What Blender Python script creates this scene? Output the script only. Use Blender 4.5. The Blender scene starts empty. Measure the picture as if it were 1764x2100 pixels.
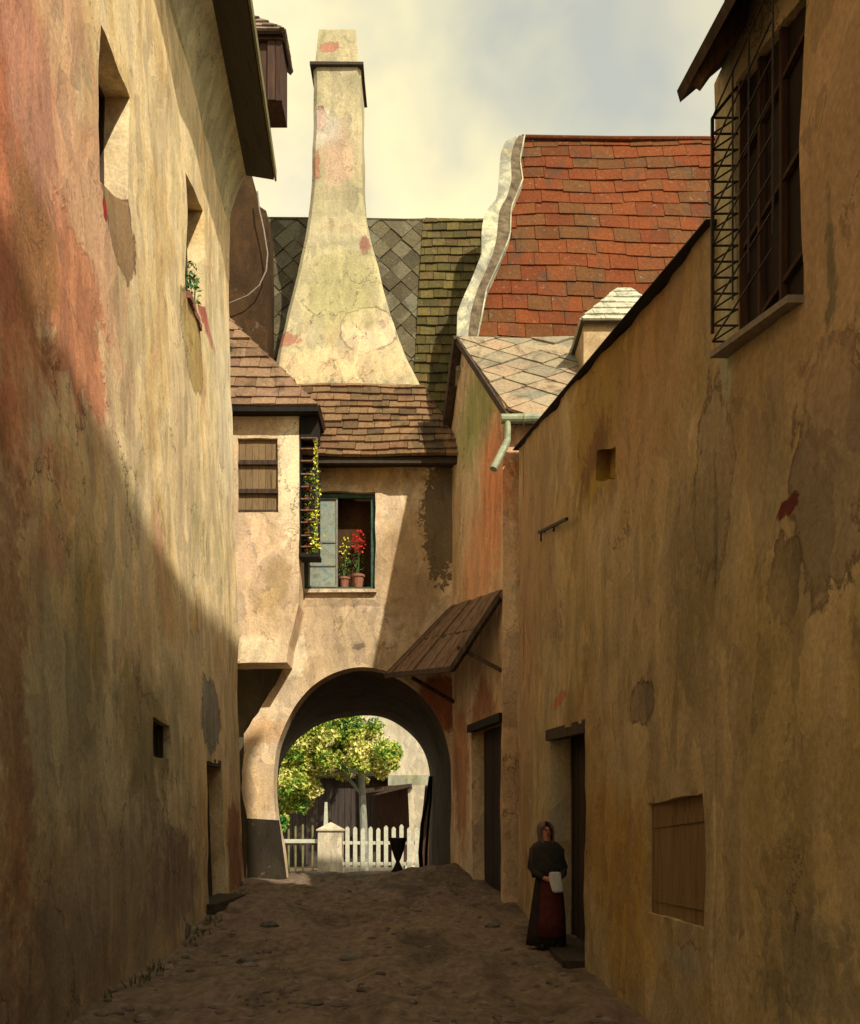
import bpy, bmesh, math, random
from mathutils import Vector, noise, Matrix
from mathutils.geometry import delaunay_2d_cdt, tessellate_polygon
random.seed(7)
R = math.radians
S = bpy.context.scene
C = S.collection

# ------------------------------------------------------------------ camera, sky, sun
CX, HY, F, ZE = 882.0, 1700.0, 1900.0, 1.6        # the picture's vanishing point and focal length
cd = bpy.data.cameras.new('camera'); cam = bpy.data.objects.new('camera', cd); C.objects.link(cam)
cam.location = (0, 0, ZE); cam.rotation_euler = (R(90), 0, 0)
cd.sensor_fit = 'HORIZONTAL'; cd.sensor_width = 36; cd.lens = 36*F/1764
cd.shift_y = (HY-1050)/1764; cd.clip_end = 2000; cd.clip_start = .05
S.camera = cam
SUN = Vector((.62, -1, 1.05)).normalized()
sd = bpy.data.lights.new('sun', 'SUN'); sd.energy = 2.85; sd.angle = R(.7); sd.color = (1, .90, .70)
so = bpy.data.objects.new('sun', sd); C.objects.link(so)
so.rotation_euler = SUN.to_track_quat('Z', 'Y').to_euler()
W = bpy.data.worlds.new('World'); S.world = W; W.use_nodes = True
wn, wl = W.node_tree.nodes, W.node_tree.links
bg = wn['Background']; bg.inputs[1].default_value = .104
sk = wn.new('ShaderNodeTexSky'); sk.sky_type = 'NISHITA'; sk.sun_disc = False
sk.sun_elevation = math.asin(SUN.z); sk.sun_rotation = math.atan2(SUN.x, SUN.y)
tc = wn.new('ShaderNodeTexCoord'); mp = wn.new('ShaderNodeMapping'); mp.inputs['Scale'].default_value = (1, 1, 1.7)
mp.inputs['Location'].default_value = (.45, 0, .35)
n1 = wn.new('ShaderNodeTexNoise'); n1.inputs['Scale'].default_value = 2.6; n1.inputs['Detail'].default_value = 6; n1.inputs['Roughness'].default_value = .55; n1.inputs['Distortion'].default_value = .3
n2 = wn.new('ShaderNodeTexNoise'); n2.inputs['Scale'].default_value = 3.7; n2.inputs['Detail'].default_value = 4
wl.new(tc.outputs['Generated'], mp.inputs[0]); wl.new(mp.outputs[0], n1.inputs[0]); wl.new(tc.outputs['Generated'], n2.inputs[0])
r1 = wn.new('ShaderNodeValToRGB'); r1.color_ramp.elements[0].position = .43; r1.color_ramp.elements[0].color = (.62, .62, .62, 1)
r1.color_ramp.elements[1].position = .60; r1.color_ramp.elements[1].color = (.97, .97, .97, 1)
r2 = wn.new('ShaderNodeValToRGB')
r2.color_ramp.elements[0].position = .36; r2.color_ramp.elements[0].color = (4.3, 4.1, 2.9, 1)
r2.color_ramp.elements[1].position = .62; r2.color_ramp.elements[1].color = (6.4, 5.6, 3.5, 1)
e_ = r2.color_ramp.elements.new(.5); e_.color = (6.1, 5.4, 3.15, 1)
mx = wn.new('ShaderNodeMix'); mx.data_type = 'RGBA'
wl.new(n1.outputs[0], r1.inputs[0]); wl.new(n2.outputs[0], r2.inputs[0])
wl.new(r1.outputs[0], mx.inputs[0]); wl.new(sk.outputs[0], mx.inputs[6]); wl.new(r2.outputs[0], mx.inputs[7]); wl.new(mx.outputs[2], bg.inputs[0])
S.view_settings.view_transform = 'Standard'; S.view_settings.look = 'None'
S.view_settings.exposure = 0.85; S.view_settings.gamma = 1

# ------------------------------------------------------------------ helpers
def U(px, py, Y): return Vector(((px-CX)/F*Y, Y, ZE+(HY-py)/F*Y))
def lin(c):
    r, g, b = (((x/255)/12.92 if x/255 <= .04045 else ((x/255+.055)/1.055)**2.4) for x in c)
    return (r, min(g*1.2, max(r, g)), min(b*1.95, max(g*1.0, b))) if r > g > b else (r, g, b)
BASE = {}
def wloc(o):
    return BASE.get(o.name, Vector((0, 0, 0))) if o else Vector((0, 0, 0))
def thing(name, label, cat, loc=(0, 0, 0), group=None):
    o = bpy.data.objects.new(name, None); C.objects.link(o); o.empty_display_size = .2
    o.location = loc; BASE[o.name] = Vector(loc); o['label'] = label; o['category'] = cat
    if group: o['group'] = group
    return o
def tag(o, label, cat, group=None, kind=None):
    o['label'] = label; o['category'] = cat
    if group: o['group'] = group
    if kind: o['kind'] = kind
    return o
def mesh(name, vs, fs, mat=None, parent=None, smooth=False, fix=True, base=None, label=None):
    """verts in world space; stored relative to the parent's base"""
    off = wloc(parent) if parent else (Vector(base) if base else Vector((0, 0, 0)))
    me = bpy.data.meshes.new(name); me.from_pydata([tuple(Vector(v)-off) for v in vs], [], fs)
    if fix:
        bm = bmesh.new(); bm.from_mesh(me); bmesh.ops.recalc_face_normals(bm, faces=bm.faces); bm.to_mesh(me); bm.free()
    if smooth:
        for p in me.polygons: p.use_smooth = True
    o = bpy.data.objects.new(name, me); C.objects.link(o)
    if mat: me.materials.append(mat)
    if parent: o.parent = parent
    else: o.location = off
    BASE[o.name] = off.copy()
    if label: o['label'] = label
    return o
class MB:
    def __init__(s): s.v = []; s.f = []
    def add(s, vs, fs):
        n = len(s.v); s.v += [Vector(v) for v in vs]; s.f += [tuple(i+n for i in f) for f in fs]
    def box(s, a, b, rot=0, c=None, jit=0):
        a, b = Vector(a), Vector(b)
        vs = [Vector((x, y, z)) for z in (a.z, b.z) for y in (a.y, b.y) for x in (a.x, b.x)]
        if rot:
            m = Matrix.Rotation(rot, 3, 'Z'); c = Vector(c) if c else (a+b)/2
            vs = [m@(v-c)+c for v in vs]
        if jit: vs = [v+Vector([random.uniform(-jit, jit) for _ in range(3)]) for v in vs]
        s.add(vs, [(0, 2, 3, 1), (4, 5, 7, 6), (0, 1, 5, 4), (2, 6, 7, 3), (0, 4, 6, 2), (1, 3, 7, 5)])
    def bar(s, a, b, w, h=None, up=Vector((0, 0, 1))):
        a, b = Vector(a), Vector(b); h = h or w; d = (b-a).normalized()
        if abs(d.dot(up)) > .95: up = Vector((0, 1, 0))
        x = d.cross(up).normalized()*w/2; y = d.cross(x).normalized()*h/2
        s.add([p+q for p in (a, b) for q in (-x-y, x-y, x+y, -x+y)], [(0, 1, 2, 3), (7, 6, 5, 4), (0, 4, 5, 1), (1, 5, 6, 2), (2, 6, 7, 3), (3, 7, 4, 0)])
    def tube(s, pts, rad, n=10, cap=True):
        pts = [Vector(p) for p in pts]; rs = rad if isinstance(rad, (list, tuple)) else [rad]*len(pts)
        rings = []; ref = Vector((0.02, 0.1, 1))
        for i, p in enumerate(pts):
            d = (pts[min(i+1, len(pts)-1)]-pts[max(i-1, 0)]).normalized()
            if abs(d.dot(ref.normalized())) > .97: ref = Vector((0, 1, .05))
            x = d.cross(ref).normalized(); y = d.cross(x).normalized()
            rings.append([p+(x*math.cos(t)+y*math.sin(t))*rs[i] for t in [k*2*math.pi/n for k in range(n)]])
        s.loft(rings, cap)
    def loft(s, rings, cap=True):
        n = len(rings[0]); base = len(s.v)
        for r in rings: s.v += [Vector(p) for p in r]
        for i in range(len(rings)-1):
            for k in range(n):
                a = base+i*n+k; b = base+i*n+(k+1) % n
                s.f.append((a, b, b+n, a+n))
        if cap:
            s.f.append(tuple(base+k for k in range(n))[::-1]); s.f.append(tuple(base+(len(rings)-1)*n+k for k in range(n)))
    def poly(s, pts, off):
        """prism of a polygon along a vector"""
        pts = [Vector(p) for p in pts]; off = Vector(off); n = len(pts)
        s.add(pts+[p+off for p in pts], [tuple(range(n)), tuple(range(2*n-1, n-1, -1))]+[(k, (k+1) % n, n+(k+1) % n, n+k) for k in range(n)])
    def build(s, name, mat, parent=None, smooth=False, base=None, label=None, fix=True):
        return mesh(name, s.v, s.f, mat, parent, smooth, fix, base, label)
def inside(p, poly):
    x, y = p; c = False; n = len(poly)
    for i in range(n):
        x1, y1 = poly[i]; x2, y2 = poly[(i+1) % n]
        if (y1 > y) != (y2 > y) and x < (x2-x1)*(y-y1)/(y2-y1)+x1: c = not c
    return c
def resub(poly, step, wob=0, seed=0):
    out = []; n = len(poly)
    for i in range(n):
        a = Vector(poly[i]); b = Vector(poly[(i+1) % n]); L = (b-a).length; k = max(1, int(L/step))
        for j in range(k):
            p = a.lerp(b, j/k)
            if wob and 0 < j:
                nn = Vector((-(b-a).y, (b-a).x)).normalized()
                p = p+nn*wob*noise.noise(Vector((p.x*1.7+seed, p.y*1.7, seed*3.1)))*2
            out.append((p.x, p.y))
    return out
def slab(name, outline, holes, f3, thick, mat, parent, step=.3, amp=.03, wob=.02, seed=1, nscale=.7, relief=None, label=None):
    loops = [resub(outline, step, wob, seed)]+[resub(h, min(step, .12), wob*.6, seed+5) for h in holes]
    pts = []; edges = []
    for L in loops:
        b = len(pts); pts += [Vector(p) for p in L]; edges += [(b+i, b+(i+1) % len(L)) for i in range(len(L))]
    xs = [p.x for p in pts]; ys = [p.y for p in pts]
    def near(p): return any((p-q).length_squared < (step*.45)**2 for q in pts[:nb])
    nb = len(pts); x = min(xs)+step/2; grid = []
    while x < max(xs):
        y = min(ys)+step/2
        while y < max(ys):
            p = Vector((x+random.uniform(-.2, .2)*step, y+random.uniform(-.2, .2)*step))
            if inside(p, loops[0]) and not any(inside(p, h) for h in loops[1:]) and not near(p): grid.append(p)
            y += step
        x += step
    pts += grid
    v2, e2, f2, ov, oe, of = delaunay_2d_cdt(pts, edges, [], 0, 1e-5)
    vs = []; n = len(v2)
    def dsp(p):
        d = amp*(noise.noise(Vector((p.x*nscale, p.y*nscale, seed*7.3)))+.45*noise.noise(Vector((p.x*nscale*3.1, p.y*nscale*3.1, seed*2.3))))
        if relief: d += relief(p)
        return d
    for p in v2: vs.append(f3(p.x, p.y, dsp(p)))
    for p in v2: vs.append(f3(p.x, p.y, -thick))
    fs = []; cnt = {}
    for f in f2:
        c = ((v2[f[0]].x+v2[f[1]].x+v2[f[2]].x)/3, (v2[f[0]].y+v2[f[1]].y+v2[f[2]].y)/3)
        if inside(c, loops[0]) and not any(inside(c, h) for h in loops[1:]):
            fs.append(tuple(f)); fs.append(tuple(n+i for i in reversed(f)))
            for i in range(3):
                e = (f[i], f[(i+1) % 3]); k = tuple(sorted(e)); cnt.setdefault(k, []).append(e)
    for k, l in cnt.items():
        if len(l) == 1:
            a, b = l[0]; fs.append((b, a, n+a, n+b))
    return mesh(name, vs, fs, mat, parent, label=label)
def onplane(px, py, P0, N):
    d = Vector(((px-CX)/F, 1, (HY-py)/F)); o = Vector((0, 0, ZE)); P0, N = Vector(P0), Vector(N)
    return o+d*((P0-o).dot(N)/d.dot(N))
def clip(poly, cv):
    out = poly
    n = len(cv); area = sum(cv[i][0]*cv[(i+1) % n][1]-cv[(i+1) % n][0]*cv[i][1] for i in range(n)); sg = 1 if area > 0 else -1
    for i in range(n):
        a, b = cv[i], cv[(i+1) % n]; src = out; out = []
        if not src: return []
        def sd(p): return sg*((b[0]-a[0])*(p[1]-a[1])-(b[1]-a[1])*(p[0]-a[0]))
        for j in range(len(src)):
            p, q = src[j], src[(j+1) % len(src)]; dp, dq = sd(p), sd(q)
            if dp >= 0: out.append(p)
            if (dp >= 0) != (dq >= 0):
                t = dp/(dp-dq); out.append((p[0]+(q[0]-p[0])*t, p[1]+(q[1]-p[1])*t))
    return out
def tiles(name, poly, mat, parent, tw=.35, th=.3, thick=.03, jit=.02, under=.06, diamond=False, sag=.0, label=None):
    """poly: convex planar 3D polygon, first edge = the eave; tiles laid in rows, each clipped to the roof"""
    P = [Vector(p) for p in poly]; o = P[0]; u = (P[1]-P[0]).normalized()
    nrm = u.cross(P[2]-P[0]).normalized()
    if nrm.z < 0: nrm = -nrm
    v = nrm.cross(u).normalized()
    if v.z < 0: v = -v
    c2 = [((p-o).dot(u), (p-o).dot(v)) for p in P]
    x0, x1 = min(c[0] for c in c2), max(c[0] for c in c2); y0, y1 = min(c[1] for c in c2), max(c[1] for c in c2)
    m = MB()
    def to3(x, y, w):
        s = sag*noise.noise(Vector((x*.45+o.x, y*.45, o.z)))
        return o+u*x+v*y+nrm*(w+s)
    row = 0; y = y0-th*.3
    while y < y1:
        x = x0-tw+(tw/2 if row % 2 else 0)
        while x < x1+tw:
            w_ = tw*random.uniform(.86, 1.14) if jit else tw
            if diamond:
                hh = th*1.0; cx, cy = x+tw/2, y+hh
                e = lambda: random.uniform(-.022, .022)
                q = [(cx+e(), cy-hh+e()), (cx+tw*.5+e(), cy+e()), (cx+e(), cy+hh), (cx-tw*.5+e(), cy+e())]
            else:
                j = random.uniform(-jit, jit)
                q = [(x+.006, y+j), (x+w_-.006, y+j+random.uniform(-jit, jit)*.5), (x+w_-.006, y+th*1.15), (x+.006, y+th*1.15)]
            cq = clip(q, c2)
            if len(cq) >= 3:
                li = random.uniform(0, thick*(.5 if not diamond else 1.2)); ti = random.uniform(-.012, .012)/tw
                top = []; bot = []
                for (a, b) in cq:
                    k = (b-y)/(th*(2 if diamond else 1.15)); w = thick*(1.9-1.5*k)+li+ti*(a-x)
                    top.append(to3(a, b, w)); bot.append(to3(a, b, -.01))
                n = len(cq)
                m.add(bot+top, [tuple(range(n-1, -1, -1)), tuple(range(n, 2*n))]+[(i, (i+1) % n, n+(i+1) % n, n+i) for i in range(n)])
            x += w_ if not diamond else tw
        y += th; row += 1
    r = m.build(name, mat, parent, label=label)
    s = MB(); s.poly([p-nrm*(.014+sag*.9) for p in P], -nrm*under); s.build('roof_boards', M['soffit'], r)
    return r
def skin(name, verts, edges, mat, parent, sub=1, root=0, base=None):
    me = bpy.data.meshes.new(name); off = wloc(parent) if parent else Vector(base or (0, 0, 0))
    me.from_pydata([tuple(Vector(v[0])-off) for v in verts], edges, [])
    o = bpy.data.objects.new(name+'_tmp', me); C.objects.link(o)
    o.modifiers.new('s', 'SKIN')
    for i, v in enumerate(verts):
        d = me.skin_vertices[0].data[i]; d.radius = (v[1], v[1]) if not isinstance(v[1], tuple) else v[1]
        d.use_root = (i == root)
    if sub:
        mm = o.modifiers.new('b', 'SUBSURF'); mm.levels = sub; mm.render_levels = sub
    dg = bpy.context.evaluated_depsgraph_get(); ev = o.evaluated_get(dg)
    nm = bpy.data.meshes.new_from_object(ev); bpy.data.objects.remove(o); bpy.data.meshes.remove(me)
    for p in nm.polygons: p.use_smooth = True
    nm.materials.clear(); nm.materials.append(mat); nm.name = name
    r = bpy.data.objects.new(name, nm); C.objects.link(r)
    if parent: r.parent = parent
    BASE[r.name] = off.copy()
    return r

# ------------------------------------------------------------------ materials
M = {}
class NT:
    def __init__(s, name, rough=.85, spec=.25):
        s.m = bpy.data.materials.new(name); s.m.use_nodes = True; s.n = s.m.node_tree.nodes; s.l = s.m.node_tree.links
        s.b = s.n['Principled BSDF']; s.b.inputs['Roughness'].default_value = rough; s.b.inputs['Specular IOR Level'].default_value = spec
        s.g = s.n.new('ShaderNodeNewGeometry')
    def vec(s, scale=(1, 1, 1), src=None, loc=(0, 0, 0)):
        m = s.n.new('ShaderNodeMapping'); m.inputs['Scale'].default_value = scale; m.inputs['Location'].default_value = loc
        s.l.new(src or s.g.outputs['Position'], m.inputs[0]); return m.outputs[0]
    def noise(s, v, scale, detail=5, rough=.55, dist=0, out=0):
        t = s.n.new('ShaderNodeTexNoise'); t.inputs['Scale'].default_value = scale; t.inputs['Detail'].default_value = detail
        t.inputs['Roughness'].default_value = rough; t.inputs['Distortion'].default_value = dist; s.l.new(v, t.inputs['Vector']); return t.outputs[out]
    def ramp(s, f, els, interp='LINEAR'):
        r = s.n.new('ShaderNodeValToRGB'); c = r.color_ramp; c.interpolation = interp
        while len(c.elements) < len(els): c.elements.new(.5)
        for e, (p, col) in zip(c.elements, els):
            e.position = p; e.color = tuple(col)[:3]+(1,) if isinstance(col, (tuple, list)) else (col, col, col, 1)
        s.l.new(f, r.inputs[0]); return r.outputs[0]
    def math(s, op, a, b=None, c=None, clamp=False):
        m = s.n.new('ShaderNodeMath'); m.operation = op; m.use_clamp = clamp
        for i, x in enumerate((a, b, c)):
            if x is None: continue
            if isinstance(x, (int, float)): m.inputs[i].default_value = x
            else: s.l.new(x, m.inputs[i])
        return m.outputs[0]
    def mix(s, f, a, b, mode='MIX'):
        m = s.n.new('ShaderNodeMix'); m.data_type = 'RGBA'; m.blend_type = mode
        for i, x in ((0, f), (6, a), (7, b)):
            if isinstance(x, (int, float)): m.inputs[i].default_value = x
            elif isinstance(x, tuple): m.inputs[i].default_value = x[:3]+(1,)
            else: s.l.new(x, m.inputs[i])
        return m.outputs[2]
    def rng(s, v, a, b, c, d, sm=True):
        m = s.n.new('ShaderNodeMapRange'); m.interpolation_type = 'SMOOTHSTEP' if sm else 'LINEAR'
        s.l.new(v, m.inputs[0])
        for i, x in enumerate((a, b, c, d)): m.inputs[i+1].default_value = x
        return m.outputs[0]
    def bump(s, h, st=.4, dist=.02):
        b = s.n.new('ShaderNodeBump'); b.inputs['Strength'].default_value = st; b.inputs['Distance'].default_value = dist
        s.l.new(h, b.inputs['Height']); s.l.new(b.outputs[0], s.b.inputs['Normal'])
    def col(s, c): s.l.new(c, s.b.inputs['Base Color'])
def plaster(name, cols, scale=.55, patches=(), streak=.22, bump=.5, dab=.16, seed=0, fine=.16):
    t = NT(name, .88, .18)
    cols = [lin(c) for c in cols]
    warp = t.n.new('ShaderNodeVectorMath'); warp.operation = 'MULTIPLY_ADD'
    wnz = t.n.new('ShaderNodeTexNoise'); wnz.inputs['Scale'].default_value = 1.6; wnz.inputs['Detail'].default_value = 4
    t.l.new(t.g.outputs['Position'], wnz.inputs['Vector']); t.l.new(wnz.outputs['Color'], warp.inputs[0])
    warp.inputs[1].default_value = (.5, .5, .7); t.l.new(t.g.outputs['Position'], warp.inputs[2])
    a = t.noise(t.vec((1, 1, .75), loc=(seed*3.7, seed, seed*1.9)), scale, 6, .6, .7)
    n = len(cols)
    c = t.ramp(a, [(.30+.40*i/(n-1), cols[i]) for i in range(n)])
    st = t.noise(t.vec((2.6, 2.6, .32), warp.outputs[0]), 1.6, 5, .65, .3)
    vz = t.n.new('ShaderNodeTexVoronoi'); vz.inputs['Scale'].default_value = 3.4; t.l.new(t.vec((1, 1, .42), warp.outputs[0]), vz.inputs['Vector'])
    hsv = t.n.new('ShaderNodeSeparateColor'); t.l.new(vz.outputs['Color'], hsv.inputs[0])
    masks = []
    wz = t.noise(t.g.outputs['Position'], 1.7, 8, .7, .6); wz2 = t.noise(t.g.outputs['Position'], 5.5, 7, .7, .5)
    for p in patches:
        ctr, rad, pc, soft = p[:4]; na = p[4] if len(p) > 4 else 1.1; op = p[5] if len(p) > 5 else 1.0
        sv = t.n.new('ShaderNodeVectorMath'); sv.operation = 'SUBTRACT'; sv.inputs[1].default_value = ctr
        t.l.new(t.g.outputs['Position'], sv.inputs[0])
        dv = t.n.new('ShaderNodeVectorMath'); dv.operation = 'DIVIDE'; dv.inputs[1].default_value = rad; t.l.new(sv.outputs[0], dv.inputs[0])
        ln = t.n.new('ShaderNodeVectorMath'); ln.operation = 'LENGTH'; t.l.new(dv.outputs[0], ln.inputs[0])
        small = min(x for x in rad if x < 2.9) < .5
        d = t.math('MULTIPLY_ADD', t.math('SUBTRACT', wz2 if small else wz, .5), na*(3.2 if small else 1.8), ln.outputs['Value'])
        m = t.rng(d, 1-soft, 1+soft, op, 0)
        c = t.mix(m, c, lin(pc))
        if soft < .15: masks.append(m)
        if soft < .09:
            ed = t.rng(t.math('ABSOLUTE', t.math('SUBTRACT', d, 1.0)), .01, .06 if not small else .12, .55, 0)
            c = t.mix(ed, c, lin((70, 44, 28)))
    c = t.mix(1.0, c, t.ramp(st, [(.25, (1-streak*1.25,)*3), (.5, (1, 1, 1)), (.75, (1+streak*.8, 1+streak*.75, 1+streak*.55))]), 'MULTIPLY')
    c = t.mix(1.0, c, t.ramp(hsv.outputs[0], [(0, (1-dab, 1-dab, 1-dab*.8)), (1, (1+dab, 1+dab*.95, 1+dab*.7))]), 'MULTIPLY')
    f = t.noise(t.g.outputs['Position'], 22, 6, .7)
    c = t.mix(1.0, c, t.ramp(f, [(.3, 1-fine*1.6), (.7, 1+fine)]), 'MULTIPLY')
    ck = t.n.new('ShaderNodeTexVoronoi'); ck.feature = 'DISTANCE_TO_EDGE'; ck.inputs['Scale'].default_value = .8
    cw = t.n.new('ShaderNodeVectorMath'); cw.operation = 'MULTIPLY_ADD'; cw.inputs[1].default_value = (.9, .9, .9); cn = t.n.new('ShaderNodeTexNoise'); cn.inputs['Scale'].default_value = 2.2; cn.inputs['Detail'].default_value = 7; cn.inputs['Roughness'].default_value = .65
    t.l.new(t.g.outputs['Position'], cn.inputs['Vector']); t.l.new(cn.outputs['Color'], cw.inputs[0]); t.l.new(t.g.outputs['Position'], cw.inputs[2]); t.l.new(cw.outputs[0], ck.inputs['Vector'])
    crack = t.math('MULTIPLY', t.rng(ck.outputs['Distance'], .002, .009, 1, 0), t.rng(t.noise(t.g.outputs['Position'], .5, 2), .52, .60, 0, .75))
    c = t.mix(crack, c, lin((56, 38, 24)))
    flake = t.noise(t.vec((1, 1, .8), loc=(seed, 5, 2)), 2.6, 8, .72, .5)
    fm = t.rng(flake, .615, .628, 0, 1); c = t.mix(t.math('MULTIPLY', fm, .45), c, lin((128, 100, 66)))
    masks.append(t.math('MULTIPLY', fm, .5)); masks.append(crack)
    pits = t.noise(t.g.outputs['Position'], 60, 2, .5)
    c = t.mix(t.rng(pits, .70, .76, 0, .45), c, lin((60, 42, 22)))
    t.col(c)
    h = t.math('MULTIPLY_ADD', f, .6, st); h = t.math('MULTIPLY_ADD', hsv.outputs[0], .18, h)
    for m in masks: h = t.math('MULTIPLY_ADD', m, -.9, h)
    t.bump(h, bump, .035)
    M[name] = t.m; return t.m
def simple(name, cols, rough=.8, scale=4, bump=.3, stretch=(1, 1, 1), island=0, spec=.25, metal=0, dist=.01, key=None):
    t = NT(name, rough, spec); cols = [lin(c) for c in cols]
    a = t.noise(t.vec(stretch), scale, 6, .62, .3); n = len(cols)
    c = t.ramp(a, [(.32+.36*i/max(1, n-1), cols[i]) for i in range(n)])
    if island:
        r = t.g.outputs['Random Per Island']
        c = t.mix(1.0, c, t.ramp(r, [(0, (1-island,)*3), (1, (1+island, 1+island*.9, 1+island*.75))]), 'MULTIPLY')
    f = t.noise(t.vec(stretch), scale*7, 5, .65)
    c = t.mix(1.0, c, t.ramp(f, [(.3, .84), (.7, 1.14)]), 'MULTIPLY')
    t.col(c); t.bump(f, bump, dist); t.b.inputs['Metallic'].default_value = metal
    M[key or name] = t.m; return t.m
def tilemat(name, cols, seed=0, rough=.85):
    t = NT(name, rough, .2); cols = [lin(c) for c in cols]; n = len(cols)
    w = t.n.new('ShaderNodeTexWhiteNoise'); w.noise_dimensions = '1D'; t.l.new(t.math('MULTIPLY_ADD', t.g.outputs['Random Per Island'], 91.7, seed), w.inputs['W'])
    big = t.noise(t.g.outputs['Position'], .9, 5, .6, .5)
    k = t.math('MULTIPLY_ADD', w.outputs[0], .55, t.math('MULTIPLY', big, .5))
    c = t.ramp(k, [(.12+.72*i/(n-1), cols[i]) for i in range(n)])
    f = t.noise(t.g.outputs['Position'], 14, 6, .7, .3)
    c = t.mix(1.0, c, t.ramp(f, [(.28, .62), (.72, 1.28)]), 'MULTIPLY')
    st = t.noise(t.vec((1.2, .5, .5)), 1.5, 7, .7, .8)
    c = t.mix(t.rng(st, .50, .66, 0, .6), c, lin((66, 52, 30)))
    li = t.noise(t.g.outputs['Position'], 7, 6, .75)
    c = t.mix(t.rng(li, .60, .68, 0, .55), c, lin((138, 124, 84)))
    t.col(c); t.bump(t.math('ADD', f, li), .8, .025); M[name] = t.m; return t.m

simple('soffit', [(52, 40, 26), (74, 58, 38)], scale=3, stretch=(6, .5, 6))
simple('dark_wood', [(44, 33, 22), (66, 48, 30), (84, 62, 40)], scale=2.5, stretch=(5, 5, .5), island=.15)
simple('black_wood', [(22, 18, 14), (38, 29, 21)], scale=3, stretch=(5, 5, .5))
simple('brown_wood', [(78, 54, 34), (112, 80, 50), (134, 98, 62)], scale=2.5, stretch=(5, 5, .5), island=.18)
simple('iron', [(34, 29, 25), (58, 44, 34)], rough=.6, scale=20, metal=.2)
simple('light_iron', [(120, 100, 76), (150, 130, 100)], rough=.6, scale=20)
simple('green_frame', [(38, 66, 56), (70, 104, 90)], scale=12)
simple('curtain_glass', [(112, 124, 116), (150, 156, 140), (100, 134, 146)], rough=.35, scale=5, spec=.5)
simple('interior', [(30, 20, 14), (46, 30, 20)], scale=2)
simple('terracotta', [(130, 78, 48), (160, 100, 64)], scale=12)
simple('zinc', [(120, 130, 108), (168, 172, 142)], rough=.5, scale=9, spec=.5)
simple('white_paint', [(176, 160, 112), (206, 190, 142)], scale=6)

# ------------------------------------------------------------------ ground
def interp(t, pts):
    if t <= pts[0][0]: return pts[0][1]
    for (a, b), (c, d) in zip(pts, pts[1:]):
        if t <= c:
            k = (t-a)/(c-a); k = k*k*(3-2*k); return b+(d-b)*k
    return pts[-1][1]
def gz(x, y, rough=True):
    z = interp(y, [(10.5, 0), (14, .08), (17, .2), (19.5, .36), (22, .42), (29, .26), (34, -.1), (44.5, -.56), (60, -.6), (200, -.6)])
    z += .42*math.exp(-((x-.25)/1.1)**2-((y-21.3)/1.6)**2)
    if x < -1.5: z += .16*max(0, 1-abs(y-16.5)/5)*min(1, (-1.5-x)/2)
    if rough and 2 < y < 32 and -8 < x < 5:
        z += .08*noise.noise(Vector((x*.9, y*.45, 1)))+.045*noise.noise(Vector((x*2.6, y*1.3, 4)))+.018*noise.noise(Vector((x*6, y*4, 7)))
        z += .05*noise.noise(Vector((x*2.2+y*.25, y*.12, 9)))
    return z
def axis(rs):
    out = []
    for a, b, s in rs:
        n = int(round((b-a)/s)); out += [a+(b-a)*i/n for i in range(n)]
    return out+[rs[-1][1]]
gx = axis([(-300, -60, 40), (-60, -10, 5), (-10, -5, .8), (-5, 3, .09), (3, 10, .8), (10, 60, 5), (60, 300, 40)])
gy = axis([(-60, -10, 10), (-10, 4, .8), (4, 20, .09), (20, 32, .16), (32, 60, 1.2), (60, 400, 30)])
vs = [(x, y, gz(x, y)) for y in gy for x in gx]; nx = len(gx)
fs = [(j*nx+i, j*nx+i+1, (j+1)*nx+i+1, (j+1)*nx+i) for j in range(len(gy)-1) for i in range(nx-1)]
t = NT('earth', .8, .3)
a = t.noise(t.vec((1, .5, 1)), .9, 7, .62, .8); b = t.noise(t.vec((1.6, .6, 1)), 5, 6, .66, .5)
c = t.ramp(a, [(.28, (.062, .048, .042)), (.42, (.15, .105, .072)), (.52, (.22, .16, .11)), (.62, (.185, .115, .10)), (.74, (.32, .26, .22))])
c = t.mix(1.0, c, t.ramp(b, [(.3, .62), (.5, 1), (.72, 1.35)]), 'MULTIPLY')
vz = t.n.new('ShaderNodeTexVoronoi'); vz.feature = 'DISTANCE_TO_EDGE'; vz.inputs['Scale'].default_value = 5.2
wv = t.n.new('ShaderNodeVectorMath'); wv.operation = 'MULTIPLY_ADD'; wv.inputs[1].default_value = (.35, .35, 0); nz_ = t.n.new('ShaderNodeTexNoise'); nz_.inputs['Scale'].default_value = 3
t.l.new(t.g.outputs['Position'], nz_.inputs['Vector']); t.l.new(nz_.outputs['Color'], wv.inputs[0]); t.l.new(t.g.outputs['Position'], wv.inputs[2])
t.l.new(t.vec((1, .8, 0), wv.outputs[0]), vz.inputs['Vector'])
cob = t.rng(vz.outputs['Distance'], 0, .12, 0, 1)
pres = t.rng(t.noise(t.g.outputs['Position'], .8, 3), .42, .6, 0, .35)
c = t.mix(t.math('MULTIPLY', t.math('SUBTRACT', 1, cob), pres), c, lin((44, 34, 26)))
t.col(c); h = t.math('MULTIPLY_ADD', t.math('MULTIPLY', cob, pres), .7, t.math('ADD', b, t.noise(t.g.outputs['Position'], 30, 5, .7)))
t.bump(h, .6, .03)
t.l.new(t.ramp(b, [(.3, .95), (.7, .58)]), t.b.inputs['Roughness'])
M['earth'] = t.m
g = mesh('ground', vs, fs, t.m, smooth=True, fix=False); g['kind'] = 'structure'

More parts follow.
